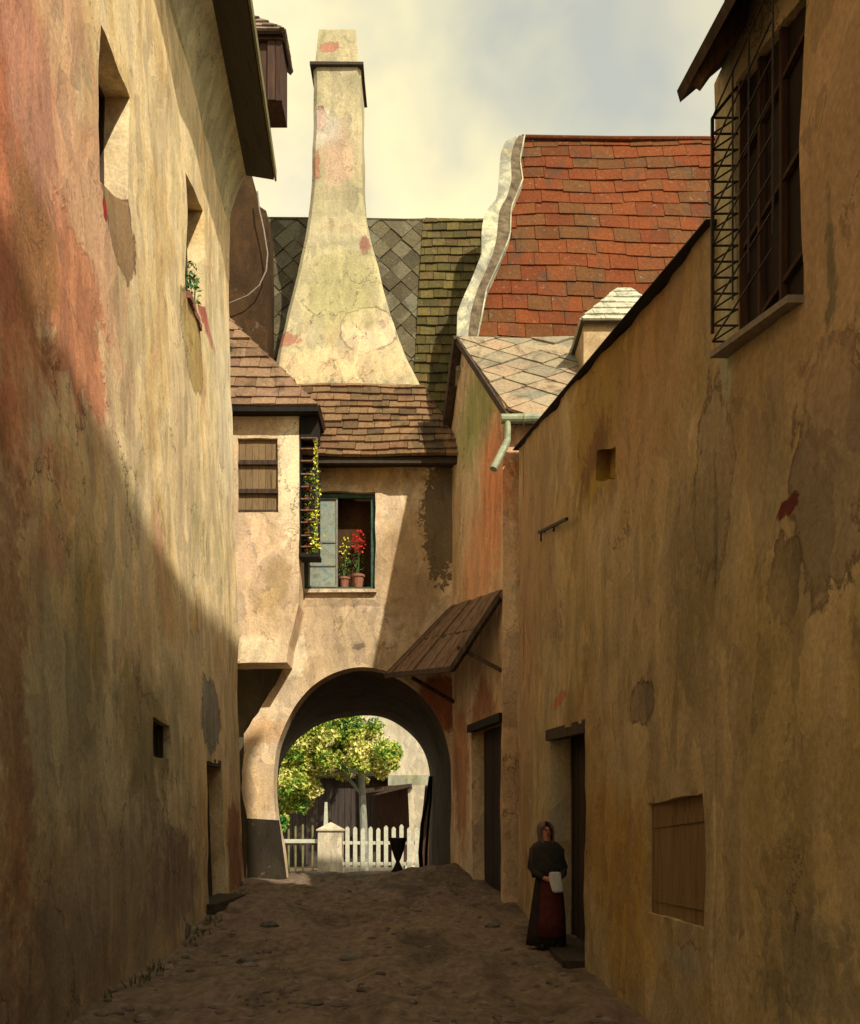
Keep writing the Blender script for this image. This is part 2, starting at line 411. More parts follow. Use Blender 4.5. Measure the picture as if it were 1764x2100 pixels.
# ------------------------------------------------------------------ planes of the street walls
def XL(Y, Z): return -3.92+.0773*(19.5-Y)-.0235*Z
def fl(y, z, w): return Vector((XL(y, z)+w, y, z))
def LP(px, py):
    a = (px-CX)/F; b = (HY-py)/F; Y = -(2.413+.0376)/(a+.0773+.0235*b); return (Y, ZE+b*Y)
def L3(px, py): y, z = LP(px, py); return fl(y, z, 0)
def XR(Y): return 1.62+.02*(16.9-Y)
def fr(y, z, w): return Vector((XR(y)-w, y, z))
def RP(px, py):
    a = (px-CX)/F; Y = 1.958/(a+.02); return (Y, ZE+(HY-py)/F*Y)
def R3(px, py): y, z = RP(px, py); return fr(y, z, 0)
BD = Vector((-.87, 4.7, 0)); BL = BD.length; BN = Vector((-4.7, -.87, 0)).normalized()
def fb(s, z, w): return Vector((1.40, 17.3, z))+BD*(s/BL)+BN*w
def BP(px, py):
    a = (px-CX)/F; t = (1.40-17.3*a)/(4.7*a+.87); Y = 17.3+4.7*t; return (t*BL, ZE+(HY-py)/F*Y)
def B3(px, py): s, z = BP(px, py); return fb(s, z, 0)
FY = 22.0
def ff(x, z, w): return Vector((x, FY-w, z))
def FP(px, py, Y=FY): p = U(px, py, Y); return (p.x, p.z)
def F3(px, py, Y=FY): return U(px, py, Y)

# ------------------------------------------------------------------ left house
PL = []
def lp(px, py, ry, rz, col, soft=.2, na=1.1, op=1): PL.append((tuple(L3(px, py)), (3, ry, rz), col, soft, na, op))
lp(120, 330, 2.2, 2.0, (206, 142, 94), .5, 1.4, .75)
lp(20, 300, 1.0, 2.4, (200, 112, 64), .5, 1.4, .85)
lp(150, 640, 1.0, .75, (200, 124, 74), .12, 1.5, .85)
lp(70, 460, .5, 1.0, (150, 104, 52), .25, 1.5, .7)
lp(60, 180, .7, .8, (206, 140, 96), .3, 1.5, .8)
lp(245, 450, .65, .55, (150, 112, 66), .05, .7, 1)
lp(214, 430, .08, .12, (176, 44, 36), .05, .5, 1)
lp(395, 700, .9, .75, (170, 134, 66), .06, .6, .9)
lp(418, 650, 1.1, .22, (176, 84, 62), .1, .9, .9)
lp(375, 900, .9, 1.6, (216, 176, 116), .5, 1.2, .7)
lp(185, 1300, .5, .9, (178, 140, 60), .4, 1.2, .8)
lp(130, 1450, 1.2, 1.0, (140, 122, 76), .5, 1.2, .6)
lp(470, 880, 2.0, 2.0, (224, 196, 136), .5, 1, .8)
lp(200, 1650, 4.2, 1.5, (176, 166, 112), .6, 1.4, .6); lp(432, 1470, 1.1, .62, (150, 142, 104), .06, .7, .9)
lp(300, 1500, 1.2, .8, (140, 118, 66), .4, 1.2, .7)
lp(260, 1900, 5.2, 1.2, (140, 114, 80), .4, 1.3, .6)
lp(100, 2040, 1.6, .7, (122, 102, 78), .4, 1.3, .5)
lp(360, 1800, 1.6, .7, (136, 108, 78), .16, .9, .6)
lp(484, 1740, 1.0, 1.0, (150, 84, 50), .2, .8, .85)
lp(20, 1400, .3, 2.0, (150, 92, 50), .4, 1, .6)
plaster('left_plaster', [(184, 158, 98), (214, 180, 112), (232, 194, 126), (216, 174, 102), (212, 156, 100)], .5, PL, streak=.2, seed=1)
left = thing('tall_house', 'tall house along the left side with patched yellow and salmon plaster, top half in sunlight', 'house', (-3.2, 8, 0))
cor = 19.5
def pw(pts, pf): return [pf(*p) for p in pts]
w1 = pw([(204, 50), (265, 200), (263, 422), (204, 372)], LP)
w2 = pw([(380, 352), (416, 432), (419, 632), (382, 612)], LP)
w3 = pw([(313, 1470), (347, 1487), (347, 1560), (315, 1550)], LP)
dy0, dz0 = LP(421, 1560); dy1, dz1 = LP(457, 1567)
dr = [(dy0, dz0), (dy1, dz1), (dy1+.25, .15), (dy0+.1, .02)]
top = lambda y: 14.55+.65*(y-14.5)/5 if y > 12 else 14.2
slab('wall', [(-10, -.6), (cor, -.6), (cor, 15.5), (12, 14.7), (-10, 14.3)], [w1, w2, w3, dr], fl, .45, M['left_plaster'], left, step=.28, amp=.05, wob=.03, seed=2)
slab('end_wall', [(-13, -.6), (-3.95, -.6), (-4.3, 15.4), (-13, 15.4)], [], lambda x, z, w: Vector((x, cor+w-.45, z)), .3, M['left_plaster'], left, step=.8, amp=.02)
def pane(name, poly, f3, depth, mat, parent, th=.05, grow=.06):
    cx = sum(p[0] for p in poly)/len(poly); cy = sum(p[1] for p in poly)/len(poly)
    q = [(p[0]+math.copysign(grow, p[0]-cx), p[1]+math.copysign(grow, p[1]-cy)) for p in poly]
    a = [f3(x, y, -depth) for x, y in q]; b = [f3(x, y, -depth-th) for x, y in q]; n = len(q)
    m = MB(); m.add(a+b, [tuple(range(n)), tuple(range(2*n-1, n-1, -1))]+[(i, (i+1) % n, n+(i+1) % n, n+i) for i in range(n)])
    return m.build(name, mat, parent)
def barpoly(m, poly, f3, depth, w):
    for i in range(len(poly)):
        a, b = poly[i], poly[(i+1) % len(poly)]; m.bar(f3(a[0], a[1], -depth), f3(b[0], b[1], -depth), w)
for w in (w1, w2):
    o = pane('window', w, fl, .33, M['interior'], left)
    m = MB(); barpoly(m, w, fl, .31, .06)
    cx = (w[0][0]+w[1][0])/2; m.bar(fl(cx, w[2][1]-.1, -.30), fl(cx, w[0][1], -.30), .04)
    m.build('frame', M['dark_wood'], o)
o = pane('window', w3, fl, .14, M['black_wood'], left); m = MB(); barpoly(m, w3, fl, .1, .05); m.build('frame', M['dark_wood'], o)
DOORS = []
o = pane('door', dr, fl, .3, M['black_wood'], left); DOORS.append(o)
m = MB(); m.bar(fl(dy0-.08, dz0, -.1), fl(dy1+.08, dz1, -.1), .14, .12); m.build('lintel', M['dark_wood'], o)
m = MB(); m.box((-3.9, dy0-.1, gz(-3.5, 15.6)-.1), (-3.45, dy1+.3, gz(-3.5, 15.6)+.14), jit=.02); m.build('doorstep', M['soffit'], left)
# sill ledge of broken brick below the far window
m = MB()
for i in range(5):
    y0 = LP(386, 630)[0]+i*.2; m.box((XL(y0, 8)-.1, y0, LP(400, 632)[1]-.2+random.uniform(-.02, .02)), (XL(y0, 8)-.02+random.uniform(0, .03), y0+.18, LP(400, 632)[1]-.1))
simple('brick', [(112, 66, 48), (146, 90, 66)], scale=9, island=.2)
m.build('brick_sill', M['brick'], left)
# eaves
EO = lambda y: -3.28+.0773*(19.5-y)
def ez(y): return 14.72+.48*(y-14)/5.5
ve = []
ys = [-10, 0, 8, 12, 14, 16, 18, 19.4]
simple('eave_wood', [(46, 38, 22), (64, 54, 32), (56, 46, 30)], scale=1.6, stretch=(6, .6, 1))
m = MB(); rings = []
for y in ys:
    z = ez(y)
    rings.append([(XL(y, z)-.3, y, z+.30), (XL(y, z)+.02, y, z+.16), (EO(y), y, z), (EO(y)+.02, y, z+.14), (XL(y, z)-.3, y, z+1.1)])
m.loft(rings); ro = m.build('eave', M['eave_wood'], left)
m = MB()
m.loft([[(EO(y)+.021, y, ez(y)-.03), (EO(y)+.06, y, ez(y)-.03), (EO(y)+.06, y, ez(y)+.19), (EO(y)+.021, y, ez(y)+.19)] for y in ys])
simple('olive_trim', [(104, 92, 48), (132, 118, 66)], scale=3); m.build('fascia', M['olive_trim'], ro)
# cove under the eave
m = MB(); rings = []
for y in ys:
    z = ez(y); x = XL(y, z)
    rings.append([(x-.05, y, z-1.1), (x+.05, y, z-1.0), (x+.12, y, z-.6), (x+.30, y, z-.1), (x+.42, y, z+.10), (x-.05, y, z+.1)])
m.loft(rings); plaster('cove_plaster', [(150, 134, 84), (186, 166, 108), (170, 150, 92)], .6, seed=4); m.build('cornice', M['cove_plaster'], left, smooth=False)
m = MB(); m.poly([(EO(-10), -10, 14.4), (EO(19.4), 19.4, 15.2), (-9, 19.4, 20.5), (-9, -10, 19.7)], (0, 0, .15)); m.build('roof', M['dark_wood'], left)

# ------------------------------------------------------------------ dark tower with timber gallery behind the left house
plaster('dark_plaster', [(44, 27, 12), (62, 40, 18), (76, 50, 22), (56, 36, 16)], .7, seed=5)
tw = thing('tower_house', 'dark brown tower house with a timber gallery, behind the eave of the left house', 'house', (-5, 24, 0))
TY = 23.2
slab('wall', [FP(380, 1750, TY), FP(545, 1750, TY), FP(549, 560, TY), FP(546, 432, TY), FP(534, 424, TY), FP(521, 402, TY), FP(517, 360, TY), FP(490, 300, TY), FP(380, 200, TY)], [], lambda x, z, w: Vector((x, TY-w, z)), 1.0, M['dark_plaster'], tw, step=.5, amp=.015, wob=.01, seed=3)
gx0 = U(480, 90, TY).x; gx1 = U(582, 90, TY).x; gz0 = U(0, 262, TY+.7).z; gz1 = U(0, 90, TY).z
m = MB(); x = gx0
while x < gx1-.02:
    w_ = random.uniform(.16, .24); w_ = min(w_, gx1-x)
    if not (U(546, 0, TY).x-.16 < x+w_/2 < U(546, 0, TY).x+.02):
        m.box((x, TY-.2-random.uniform(0, .02), gz0+random.uniform(-.02, .03)), (x+w_-.012, TY-.14, gz1))
    x += w_
m.box((gx0, TY-.14, gz0), (gx1-.02, TY+.7, gz1)); y = TY-.14
m.bar((gx0, TY-.2, gz1-.02), (gx1+.04, TY-.2, gz1-.02), .1, .14)
simple('gallery_wood', [(44, 28, 18), (68, 42, 24), (80, 52, 30)], scale=2.5, stretch=(6, 6, .5), island=.22)
m.build('timber_gallery', M['gallery_wood'], tw)
tilemat('brown_tile', [(84, 64, 42), (122, 96, 64), (150, 120, 84)])
a_, b_, c_ = Vector((gx0-1.0, TY-.4, gz1)), Vector((gx1+.08, TY-.4, gz1)), Vector((gx0-.4, TY+.5, U(0, 8, TY+.5).z))
tiles('roof', [a_, b_, c_], M['brown_tile'], tw, .3, .25)
tiles('roof', [b_, Vector((gx1+.08, TY+.9, gz1)), c_], M['brown_tile'], tw, .3, .25)
cb = MB(); cb.tube([U(x, y, TY-.25) for x, y in [(528, 392), (532, 430), (541, 470), (549, 520), (546, 555), (532, 585), (508, 606), (470, 622)]], .018, 6)
cb.build('cable', M['light_iron'], tw)

# ------------------------------------------------------------------ gate house
PF = []
def fp(px, py, rx, rz, col, soft=.2, na=1.0, op=1): PF.append((tuple(F3(px, py)), (rx, 3, rz), col, soft, na, op))
fp(700, 1300, 1.1, .9, (176, 142, 92), .3, 1.2, .7)
fp(840, 1160, .8, 1.5, (172, 134, 80), .4, 1, .8)
fp(905, 1060, .42, 1.5, (104, 84, 52), .06, .8, .9)  # dark strip: cast shade beside the gabled house put into the plaster colour
fp(900, 1440, .5, .7, (150, 78, 42), .2, 1, .9)
fp(720, 970, 1.6, .35, (196, 150, 84), .4, 1, .8)
fp(540, 1500, .45, .3, (212, 160, 96), .2, 1, .8)
fp(530, 1620, .3, .7, (222, 176, 110), .25, 1, .8)
fp(735, 1325, .14, .08, (120, 96, 68), .2, 1, .8)
fp(600, 1345, .3, .6, (226, 198, 140), .3, 1, .7)
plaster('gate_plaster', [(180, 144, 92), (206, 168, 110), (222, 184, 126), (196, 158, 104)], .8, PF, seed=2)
gate = thing('gate_house', 'gate house across the end of the lane with a round arch and a flared chimney', 'house', (-1.6, 22, .4))
wh = pw([(622, 1010), (770, 1010), (770, 1212), (624, 1212)], FP)
arch_n = [(588, 1850), (580, 1750), (566, 1680), (561, 1610), (566, 1545), (580, 1500), (606, 1448), (640, 1408), (685, 1380), (735, 1368), (785, 1374), (830, 1394), (868, 1426), (897, 1466), (916, 1515), (926, 1570), (929, 1640), (930, 1850)]
def cat(pts, k=5):
    P = [Vector(p) for p in pts]; o = []
    for i in range(len(P)-1):
        a, b, c, d = P[max(i-1, 0)], P[i], P[i+1], P[min(i+2, len(P)-1)]
        for j in range(k):
            t = j/k; o.append(tuple(.5*((2*b)+(c-a)*t+(2*a-5*b+4*c-d)*t*t+(3*b-a-3*c+d)*t**3)))
    return o+[tuple(P[-1])]
arch_n = cat(arch_n)
out = [(1010, 1850), (1010, 890), (560, 890), (560, 1290), (592, 1345), (565, 1405), (530, 1462), (500, 1505), (497, 1600), (506, 1690), (508, 1850)]
def rel(p):
    # raised plaster surround of the window
    x0, z0 = FP(622, 1212); x1, z1 = FP(770, 1010)
    dx = max(x0-p.x, p.x-x1, 0); dz = max(z0-p.y, p.y-z1, 0); d = max(dx, dz)
    return .05 if d < .24 else 0
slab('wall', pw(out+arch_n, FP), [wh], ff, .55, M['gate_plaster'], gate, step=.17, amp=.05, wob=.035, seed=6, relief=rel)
# vault
def resample(pts, n):
    pts = [Vector(p) for p in pts]; L = [0]
    for a, b in zip(pts, pts[1:]): L.append(L[-1]+(b-a).length)
    o = []; j = 0
    for i in range(n):
        t = L[-1]*i/(n-1)
        while j < len(L)-2 and L[j+1] < t: j += 1
        k = (t-L[j])/(L[j+1]-L[j]); o.append(pts[j].lerp(pts[j+1], k))
    return o
YB = 29.0
arch_f = [(584, 1850), (576, 1750), (568, 1680), (566, 1620), (572, 1572), (590, 1535), (620, 1504), (655, 1483), (700, 1470), (750, 1465), (790, 1471), (825, 1490), (855, 1518), (874, 1552), (882, 1596), (882, 1660), (880, 1740), (880, 1850)]
arch_f = cat(arch_f); NA = 60; A = resample([F3(*p) for p in arch_n], NA); B = resample([F3(x, y, YB) for x, y in arch_f], NA)
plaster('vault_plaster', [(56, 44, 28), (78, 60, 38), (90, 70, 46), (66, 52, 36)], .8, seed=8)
vs = []; K = 14
for j in range(K+1):
    for i in range(NA):
        p = A[i].lerp(B[i], j/K)
        c0 = Vector((-1.6, p.y, 2.5)); d = (p-c0).normalized()
        if 0 < j < K: p = p+d*.05*noise.noise(p*1.1)
        if j == 0: p.y = FY+.12
        if j < K: p = p+d*.05
        vs.append(p)
nv = len(vs)
for k in range(nv):
    p = vs[k]; c0 = Vector((-1.6, p.y, 2.5)); vs.append(p+(p-c0).normalized()*.35)
fs = []
for j in range(K):
    for i in range(NA-1):
        a = j*NA+i; fs.append((a, a+1, a+NA+1, a+NA)); fs.append((nv+a, nv+a+NA, nv+a+NA+1, nv+a+1))
for i in range(NA-1):
    fs.append((i, nv+i, nv+i+1, i+1)); a = K*NA+i; fs.append((a, a+1, nv+a+1, nv+a))
for j in range(K):
    for i in (0, NA-1):
        a = j*NA+i; fs.append((a, a+NA, nv+a+NA, nv+a))
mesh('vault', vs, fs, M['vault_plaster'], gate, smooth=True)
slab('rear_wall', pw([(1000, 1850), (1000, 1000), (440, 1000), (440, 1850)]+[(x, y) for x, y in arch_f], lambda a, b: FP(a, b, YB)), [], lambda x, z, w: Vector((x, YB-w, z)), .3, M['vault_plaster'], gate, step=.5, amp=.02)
# body above the vault, closed up to the big roof
m = MB(); m.box((-5.6, FY+.56, 6.1), (1.3, YB-.02, 11.4)); m.box((-8, FY+.9, -1), (-4.75, YB-.05, 11.4)); m.build('inner_walls', M['dark_plaster'], gate)
# plinth
pl = [U(x, y, FY-.14) for x, y in [(505, 1678), (570, 1682), (592, 1850), (508, 1850)]]
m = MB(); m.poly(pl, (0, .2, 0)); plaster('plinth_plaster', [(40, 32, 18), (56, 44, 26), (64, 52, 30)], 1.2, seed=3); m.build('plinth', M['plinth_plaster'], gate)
# window of the gate house
wd = mesh('window', *(lambda a, b: ([(x, y, z) for z in (b[1], a[1]) for y in (FY+.14, FY+1.5) for x in (a[0]-.1, b[0]+.1)], [(0, 1, 3, 2), (4, 6, 7, 5), (2, 3, 7, 6), (0, 2, 6, 4), (1, 5, 7, 3)]))((FP(622, 1212)), (FP(770, 1010))), M['interior'], gate)
x0, z0 = FP(624, 1210); x1, z1 = FP(768, 1012)
def rectframe(m, x0, z0, x1, z1, y, w, d):
    m.box((x0, y-d/2, z0), (x0+w, y+d/2, z1)); m.box((x1-w, y-d/2, z0), (x1, y+d/2, z1))
    m.box((x0+w, y-d/2-.002, z0), (x1-w, y+d/2+.002, z0+w)); m.box((x0+w, y-d/2-.002, z1-w), (x1-w, y+d/2+.002, z1))
m = MB(); rectframe(m, x0, z0, x1, z1, FY+.1, .085, .1); m.build('frame', M['green_frame'], wd)
xm = FP(692, 0)[0]
m = MB(); rectframe(m, x0+.09, z0+.09, xm, z1-.09, FY+.07, .035, .05)
for py in (1110, 1158): m.box((x0+.14, FY+.05, FP(0, py)[1]-.02), (xm-.05, FY+.09, FP(0, py)[1]+.02))
simple('casement_wood', [(116, 112, 82), (150, 142, 104)], scale=9)
m.build('casement', M['casement_wood'], wd)
m = MB(); m.box((x0+.13, FY+.075, z0+.13), (xm-.04, FY+.082, z1-.13)); m.build('glass', M['curtain_glass'], wd)
m = MB(); m.box((x0-.06, FY-.16, z0-.09), (x1+.06, FY+.14, z0-.005), jit=.008); m.build('sill', M['gate_plaster'], wd)
# lower tiled roof and flared chimney
EY, TYR = 21.35, 23.3
eL, eR = U(590, 928, EY), U(952, 938, EY); tR, tL = U(868, 798, TYR), U(590, 790, TYR); eL.z = eR.z = U(0, 932, EY).z; tR.z = tL.z = U(0, 794, TYR).z
tilemat('gate_tile', [(74, 50, 28), (100, 72, 40), (130, 94, 52), (142, 102, 58), (104, 64, 36)])
tiles('roof', [eL, eR, tR, tL], M['gate_tile'], gate, .40, .31, .035, .045, sag=.09, under=.12)
tiles('roof', [eR, Vector((eR.x, TYR+2.5, eR.z)), Vector((tR.x, TYR+2.5, tR.z)), tR], M['gate_tile'], gate, .36, .27, .035, .02, under=.1)
m = MB(); m.bar(Vector((eL.x, EY+.14, eL.z-.09)), Vector((eR.x-.1, EY+.14, eR.z-.09)), .1, .14); m.box((eL.x, EY+.16, eL.z-.05), (eR.x-.12, FY+.1, eL.z+.02)); m.build('eave_board', M['soffit'], gate)
prof = [(830, 548, 878), (800, 556, 868), (735, 567, 836), (690, 577, 818), (640, 588, 800), (600, 599, 789), (560, 609, 779), (520, 617, 769), (480, 625, 757), (445, 632, 750), (410, 636, 746), (370, 639, 744), (300, 641, 742), (220, 642, 741), (136, 642, 740)]
PC = []
def cp(px, py, r1, r2, col, soft=.1, na=.8, op=1): PC.append((tuple(F3(px, py, 23.9)), (r1, 5, r2), col, soft, na, op))
cp(655, 222, .14, .33, (150, 60, 40), .05, .5, 1); cp(690, 300, .42, .85, (204, 158, 108), .3, 1, .7); cp(655, 240, .5, .5, (222, 196, 146), .3, .8, .6)
cp(756, 690, .75, .62, (214, 178, 118), .04, .35, .95); cp(748, 500, .12, .35, (150, 84, 60), .1, .8, .8); cp(590, 712, .35, .2, (166, 98, 66), .15, .9, .8)
cp(705, 600, .9, 1.2, (160, 142, 82), .4, 1.1, .8); cp(690, 770, 1.9, .45, (220, 178, 112), .35, 1, .8); cp(645, 320, .1, .35, (180, 112, 72), .1, .8, .8)
cp(672, 72, .26, .16, (176, 104, 70), .1, .7, .8)
plaster('chimney_plaster', [(146, 128, 80), (172, 150, 96), (192, 166, 108), (170, 140, 84)], .55, PC, seed=9)
rings = []
for i, (py, xl, xr) in enumerate(prof):
    k = i/(len(prof)-1); wid = (xr-xl)
    Yf = 23.25+1.0*min(1, max(0, (800-py)/400)); P0 = U(xl, py, Yf); P1 = U(xr, py, Yf); w = P1.x-P0.x; d = min(w, 2.9)
    ring = []
    cc = min(.10, w*.08)
    for (ax, ay) in [(0, 0), (w, 0), (w, d), (0, d)]:
        sx = 1 if ax == 0 else -1; sy = 1 if ay == 0 else -1
        p = Vector((P0.x+ax, Yf+ay, P0.z))
        q1 = p+Vector((0, sy*cc, 0)); q2 = p+Vector((sx*cc, 0, 0))
        ring += [q1, q2] if (ax, ay) in ((0, 0), (w, d)) else [q2, q1]
    rings.append(ring)
# refine rings vertically
fine = []
for a, b in zip(rings, rings[1:]):
    for s in range(3): fine.append([p.lerp(q, s/3)+Vector((.03*noise.noise(p.lerp(q, s/3)*1.3), .03*noise.noise(p.lerp(q, s/3)*1.3+Vector((9, 0, 0))), 0)) for p, q in zip(a, b)])
fine.append(rings[-1])
m = MB(); m.loft(fine); ch = m.build('chimney', M['chimney_plaster'], gate)
zt = rings[-1][0].z; xa, xb = U(638, 136, 24.25).x, U(744, 136, 24.25).x; yy = 24.25
m = MB(); m.box((xa-.02, yy-.09, zt-.02), (xb+.02, yy+1.38, zt+.05), jit=.012); m.build('ledge', M['soffit'], ch)
def sq(xl, xr, yf, yb, z): return [(xl, yf, z), (xr, yf, z), (xr, yb, z), (xl, yb, z)]
m = MB(); zc = U(0, 55, yy).z
m.loft([sq(U(646, 0, yy).x, U(736, 0, yy).x, yy, yy+1.25, zt+.05), sq(U(653, 0, yy).x, U(729, 0, yy).x, yy+.08, yy+1.1, zc)]); m.build('cap', M['chimney_plaster'], ch)
m = MB(); m.box((U(663, 0, yy).x, yy+.25, zc-.02), (U(719, 0, yy).x, yy+.95, zc+.015)); m.build('flue', M['black_wood'], ch)
# main roof, slate left and mossy tile right
SP0 = Vector((0, 24.3, U(0, 900, 24.3).z)); RZ = U(0, 450, 27.2).z; SN = Vector((0, -(RZ-SP0.z), 27.2-24.3)).normalized()
tilemat('slate', [(58, 48, 28), (84, 70, 40), (104, 88, 52), (112, 100, 66)]); tilemat('moss_tile', [(56, 46, 18), (82, 68, 26), (108, 88, 36), (88, 64, 28)])
def sp(px, py): return onplane(px, py, SP0, SN)
tiles('slate_roof', [sp(470, 905), sp(842, 905), sp(868, 451), sp(500, 451)], M['slate'], gate, .62, .42, .025, 0, diamond=True)
tiles('tile_roof', [sp(842, 905)+SN*.05, sp(1010, 905)+SN*.05, sp(1010, 458)+SN*.05, sp(868, 451)+SN*.05], M['moss_tile'], gate, .38, .34, .035, .02, sag=.05)
m = MB(); m.add([sp(470, 905)-SN*.2, sp(1010, 905)-SN*.2, sp(1010, 452)-SN*.2, sp(470, 452)-SN*.2, Vector((-5.4, 30.5, 11.7)), Vector((1.6, 30.5, 11.7))],
    [(0, 1, 2, 3), (3, 2, 5, 4), (0, 4, 5, 1), (0, 3, 4), (1, 5, 2)]); m.build('roof_body', M['dark_plaster'], gate)
m = MB(); m.tube([sp(500, 452)+Vector((0, 0, .03)), sp(700, 450)+Vector((0, 0, -.02)), sp(990, 457)], .07, 8); m.build('ridge_tiles', M['slate'], gate)

# ------------------------------------------------------------------ bay house in the corner
YBAY = 21.1
PBf = []
def bp_(px, py, rx, rz, col, soft=.2, na=1.0, op=1): PBf.append((tuple(F3(px, py, YBAY)), (rx, 3, rz), col, soft, na, op))
bp_(555, 1200, .5, .6, (178, 140, 80), .35, 1.2, .8); bp_(600, 960, .3, 1.6, (234, 204, 140), .3, 1, .8); bp_(520, 1330, .6, .3, (230, 196, 132), .3, 1, .8); bp_(520, 1140, .3, 1, (222, 176, 120), .4, 1, .7)
plaster('bay_plaster', [(200, 160, 104), (218, 178, 120), (228, 190, 130)], .7, PBf, seed=12)
bay = thing('bay_house', 'narrow bay projecting in the corner beside the gate house, cream plaster, small tiled roof', 'house', (-4, 21.3, 5.4))
bw = pw([(487, 898), (569, 898), (571, 1051), (488, 1051)], lambda a, b: FP(a, b, YBAY))
slab('wall', pw([(588, 1358), (592, 1322), (603, 1282), (613, 1240), (614, 1100), (613, 828), (430, 828), (430, 1358)], lambda a, b: FP(a, b, YBAY)), [bw], lambda x, z, w: Vector((x, YBAY-w, z)), .88, M['bay_plaster'], bay, step=.2, amp=.03, wob=.02, seed=9)
bo = pane('window', bw, lambda x, z, w: Vector((x, YBAY-w, z)), .16, M['interior'], bay)
x0, z1 = FP(489, 899, YBAY); x1, z0 = FP(570, 1050, YBAY)
m = MB()
for i in range(6): m.box((x0+(x1-x0)*i/6, YBAY+.10+random.uniform(0, .01), z0), (x0+(x1-x0)*(i+1)/6-.008, YBAY+.14, z1))
simple('shutter_wood', [(92, 68, 34), (130, 100, 58), (118, 88, 50)], scale=3, stretch=(6, 6, .6), island=.15)
m.build('shutter', M['shutter_wood'], bo)
for py in (947, 1006, 1049): m = MB(); m.box((x0, YBAY+.02, FP(0, py, YBAY)[1]-.05), (x1, YBAY+.098, FP(0, py, YBAY)[1]+.05)); m.build('shutter_rail', M['dark_wood'], bo)
ey = 20.75; Pl = U(420, 832, ey); Pr = U(652, 832, ey); Pk = U(462, 648, 22.4); Pb = Vector((Pr.x, 23.2, Pr.z))
tilemat('bay_tile', [(104, 72, 44), (132, 96, 58), (156, 118, 74), (134, 94, 62)])
Pk2 = Vector((Pl.x-1, Pk.y, Pk.z))
tiles('roof', [Pl+Vector((-1, 0, 0)), Pr, Pk, Pk2], M['bay_tile'], bay, .5, .36, .03, .02)
tiles('roof', [Pr, Pb, Pk], M['bay_tile'], bay, .5, .36, .03, .02)
m = MB(); m.bar(Pl+Vector((-.5, .03, -.06)), Pr+Vector((0, .03, -.06)), .07, .12); m.box((Pl.x-.5, ey+.07, Pl.z-.08), (Pr.x-.03, FY, Pl.z-.02))
m.bar(Pr+Vector((-.02, 0, -.06)), Vector((Pr.x-.02, FY+.3, Pr.z-.06)), .06, .12); m.build('eave_board', M['black_wood'], bay)
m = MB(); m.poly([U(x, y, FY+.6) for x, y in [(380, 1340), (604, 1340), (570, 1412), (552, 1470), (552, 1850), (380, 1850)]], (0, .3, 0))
plaster('recess_plaster', [(70, 58, 36), (98, 82, 50), (88, 72, 46)], .8, seed=14); m.build('recessed_wall', M['recess_plaster'], bay)  # dark colour carries the shade of the recess under the bay
# flower rack on the right cheek of the bay
rx0, rx1 = U(614, 0, YBAY).x, U(652, 0, YBAY).x
def zb(py): return U(0, py, YBAY).z
m = MB(); m.box((rx0, YBAY+.42, zb(1140)), (rx1, YBAY+.47, zb(838))); m.box((rx0, YBAY-.02, zb(1142)), (rx1+.03, YBAY+.46, zb(1134)))
m.box((rx0, YBAY+.0, zb(898)), (rx1, YBAY+.4, zb(838)))
m.box((rx0-.0, YBAY-.0, zb(1134)), (rx0+.03, YBAY+.42, zb(898)))
rk = m.build('flower_rack', M['black_wood'], bay)
shelves = [898, 920, 945, 972, 998, 1023, 1046, 1071, 1098, 1121]
m = MB()
for py in shelves: m.box((rx0+.032, YBAY-.01, zb(py)-.014), (rx1-.03, YBAY+.1, zb(py)+.014))
m.box((rx1-.03, YBAY-.015, zb(1134)), (rx1, YBAY+.03, zb(898)))
m.build('rung', M['brown_wood'], rk)

# ------------------------------------------------------------------ plants
def flora(name, cols, rough=.6):
    t = NT(name, rough, .3); cols = [lin(c) for c in cols]; n = len(cols)
    big = t.noise(t.g.outputs['Position'], .8, 4, .6)
    k = t.math('MULTIPLY_ADD', t.g.outputs['Random Per Island'], .28, t.rng(big, .3, .7, 0, .72, False))
    t.col(t.ramp(k, [(.12+.6*i/(n-1), cols[i]) for i in range(n)]))
    t.b.inputs['Subsurface Weight'].default_value = 0
    M[name] = t.m
flora('leaf', [(20, 62, 40), (44, 92, 44), (84, 118, 40)]); flora('yellow_petal', [(196, 178, 40), (224, 206, 66)]); flora('red_petal', [(190, 40, 28), (222, 84, 44)])
flora('tree_leaf', [(20, 92, 64), (64, 134, 60), (140, 162, 48), (196, 190, 66), (232, 208, 110)])
def leaves(m, c, r, n, size, fl=.6):
    c = Vector(c)
    for _ in range(n):
        while True:
            d = Vector([random.uniform(-1, 1) for _ in range(3)])
            if d.length < 1: break
        p = c+Vector((d.x*r[0], d.y*r[1], d.z*r[2])); s = size*random.uniform(.6, 1.4)
        a = Vector([random.gauss(0, 1) for _ in range(3)]).normalized(); b = a.cross(Vector([random.gauss(0, 1) for _ in range(3)])).normalized()
        q = a.cross(b)*s*.12
        m.add([p-a*s, p+b*s*fl*.6-q, p+a*s, p-b*s*fl*.6-q], [(0, 1, 2, 3)])
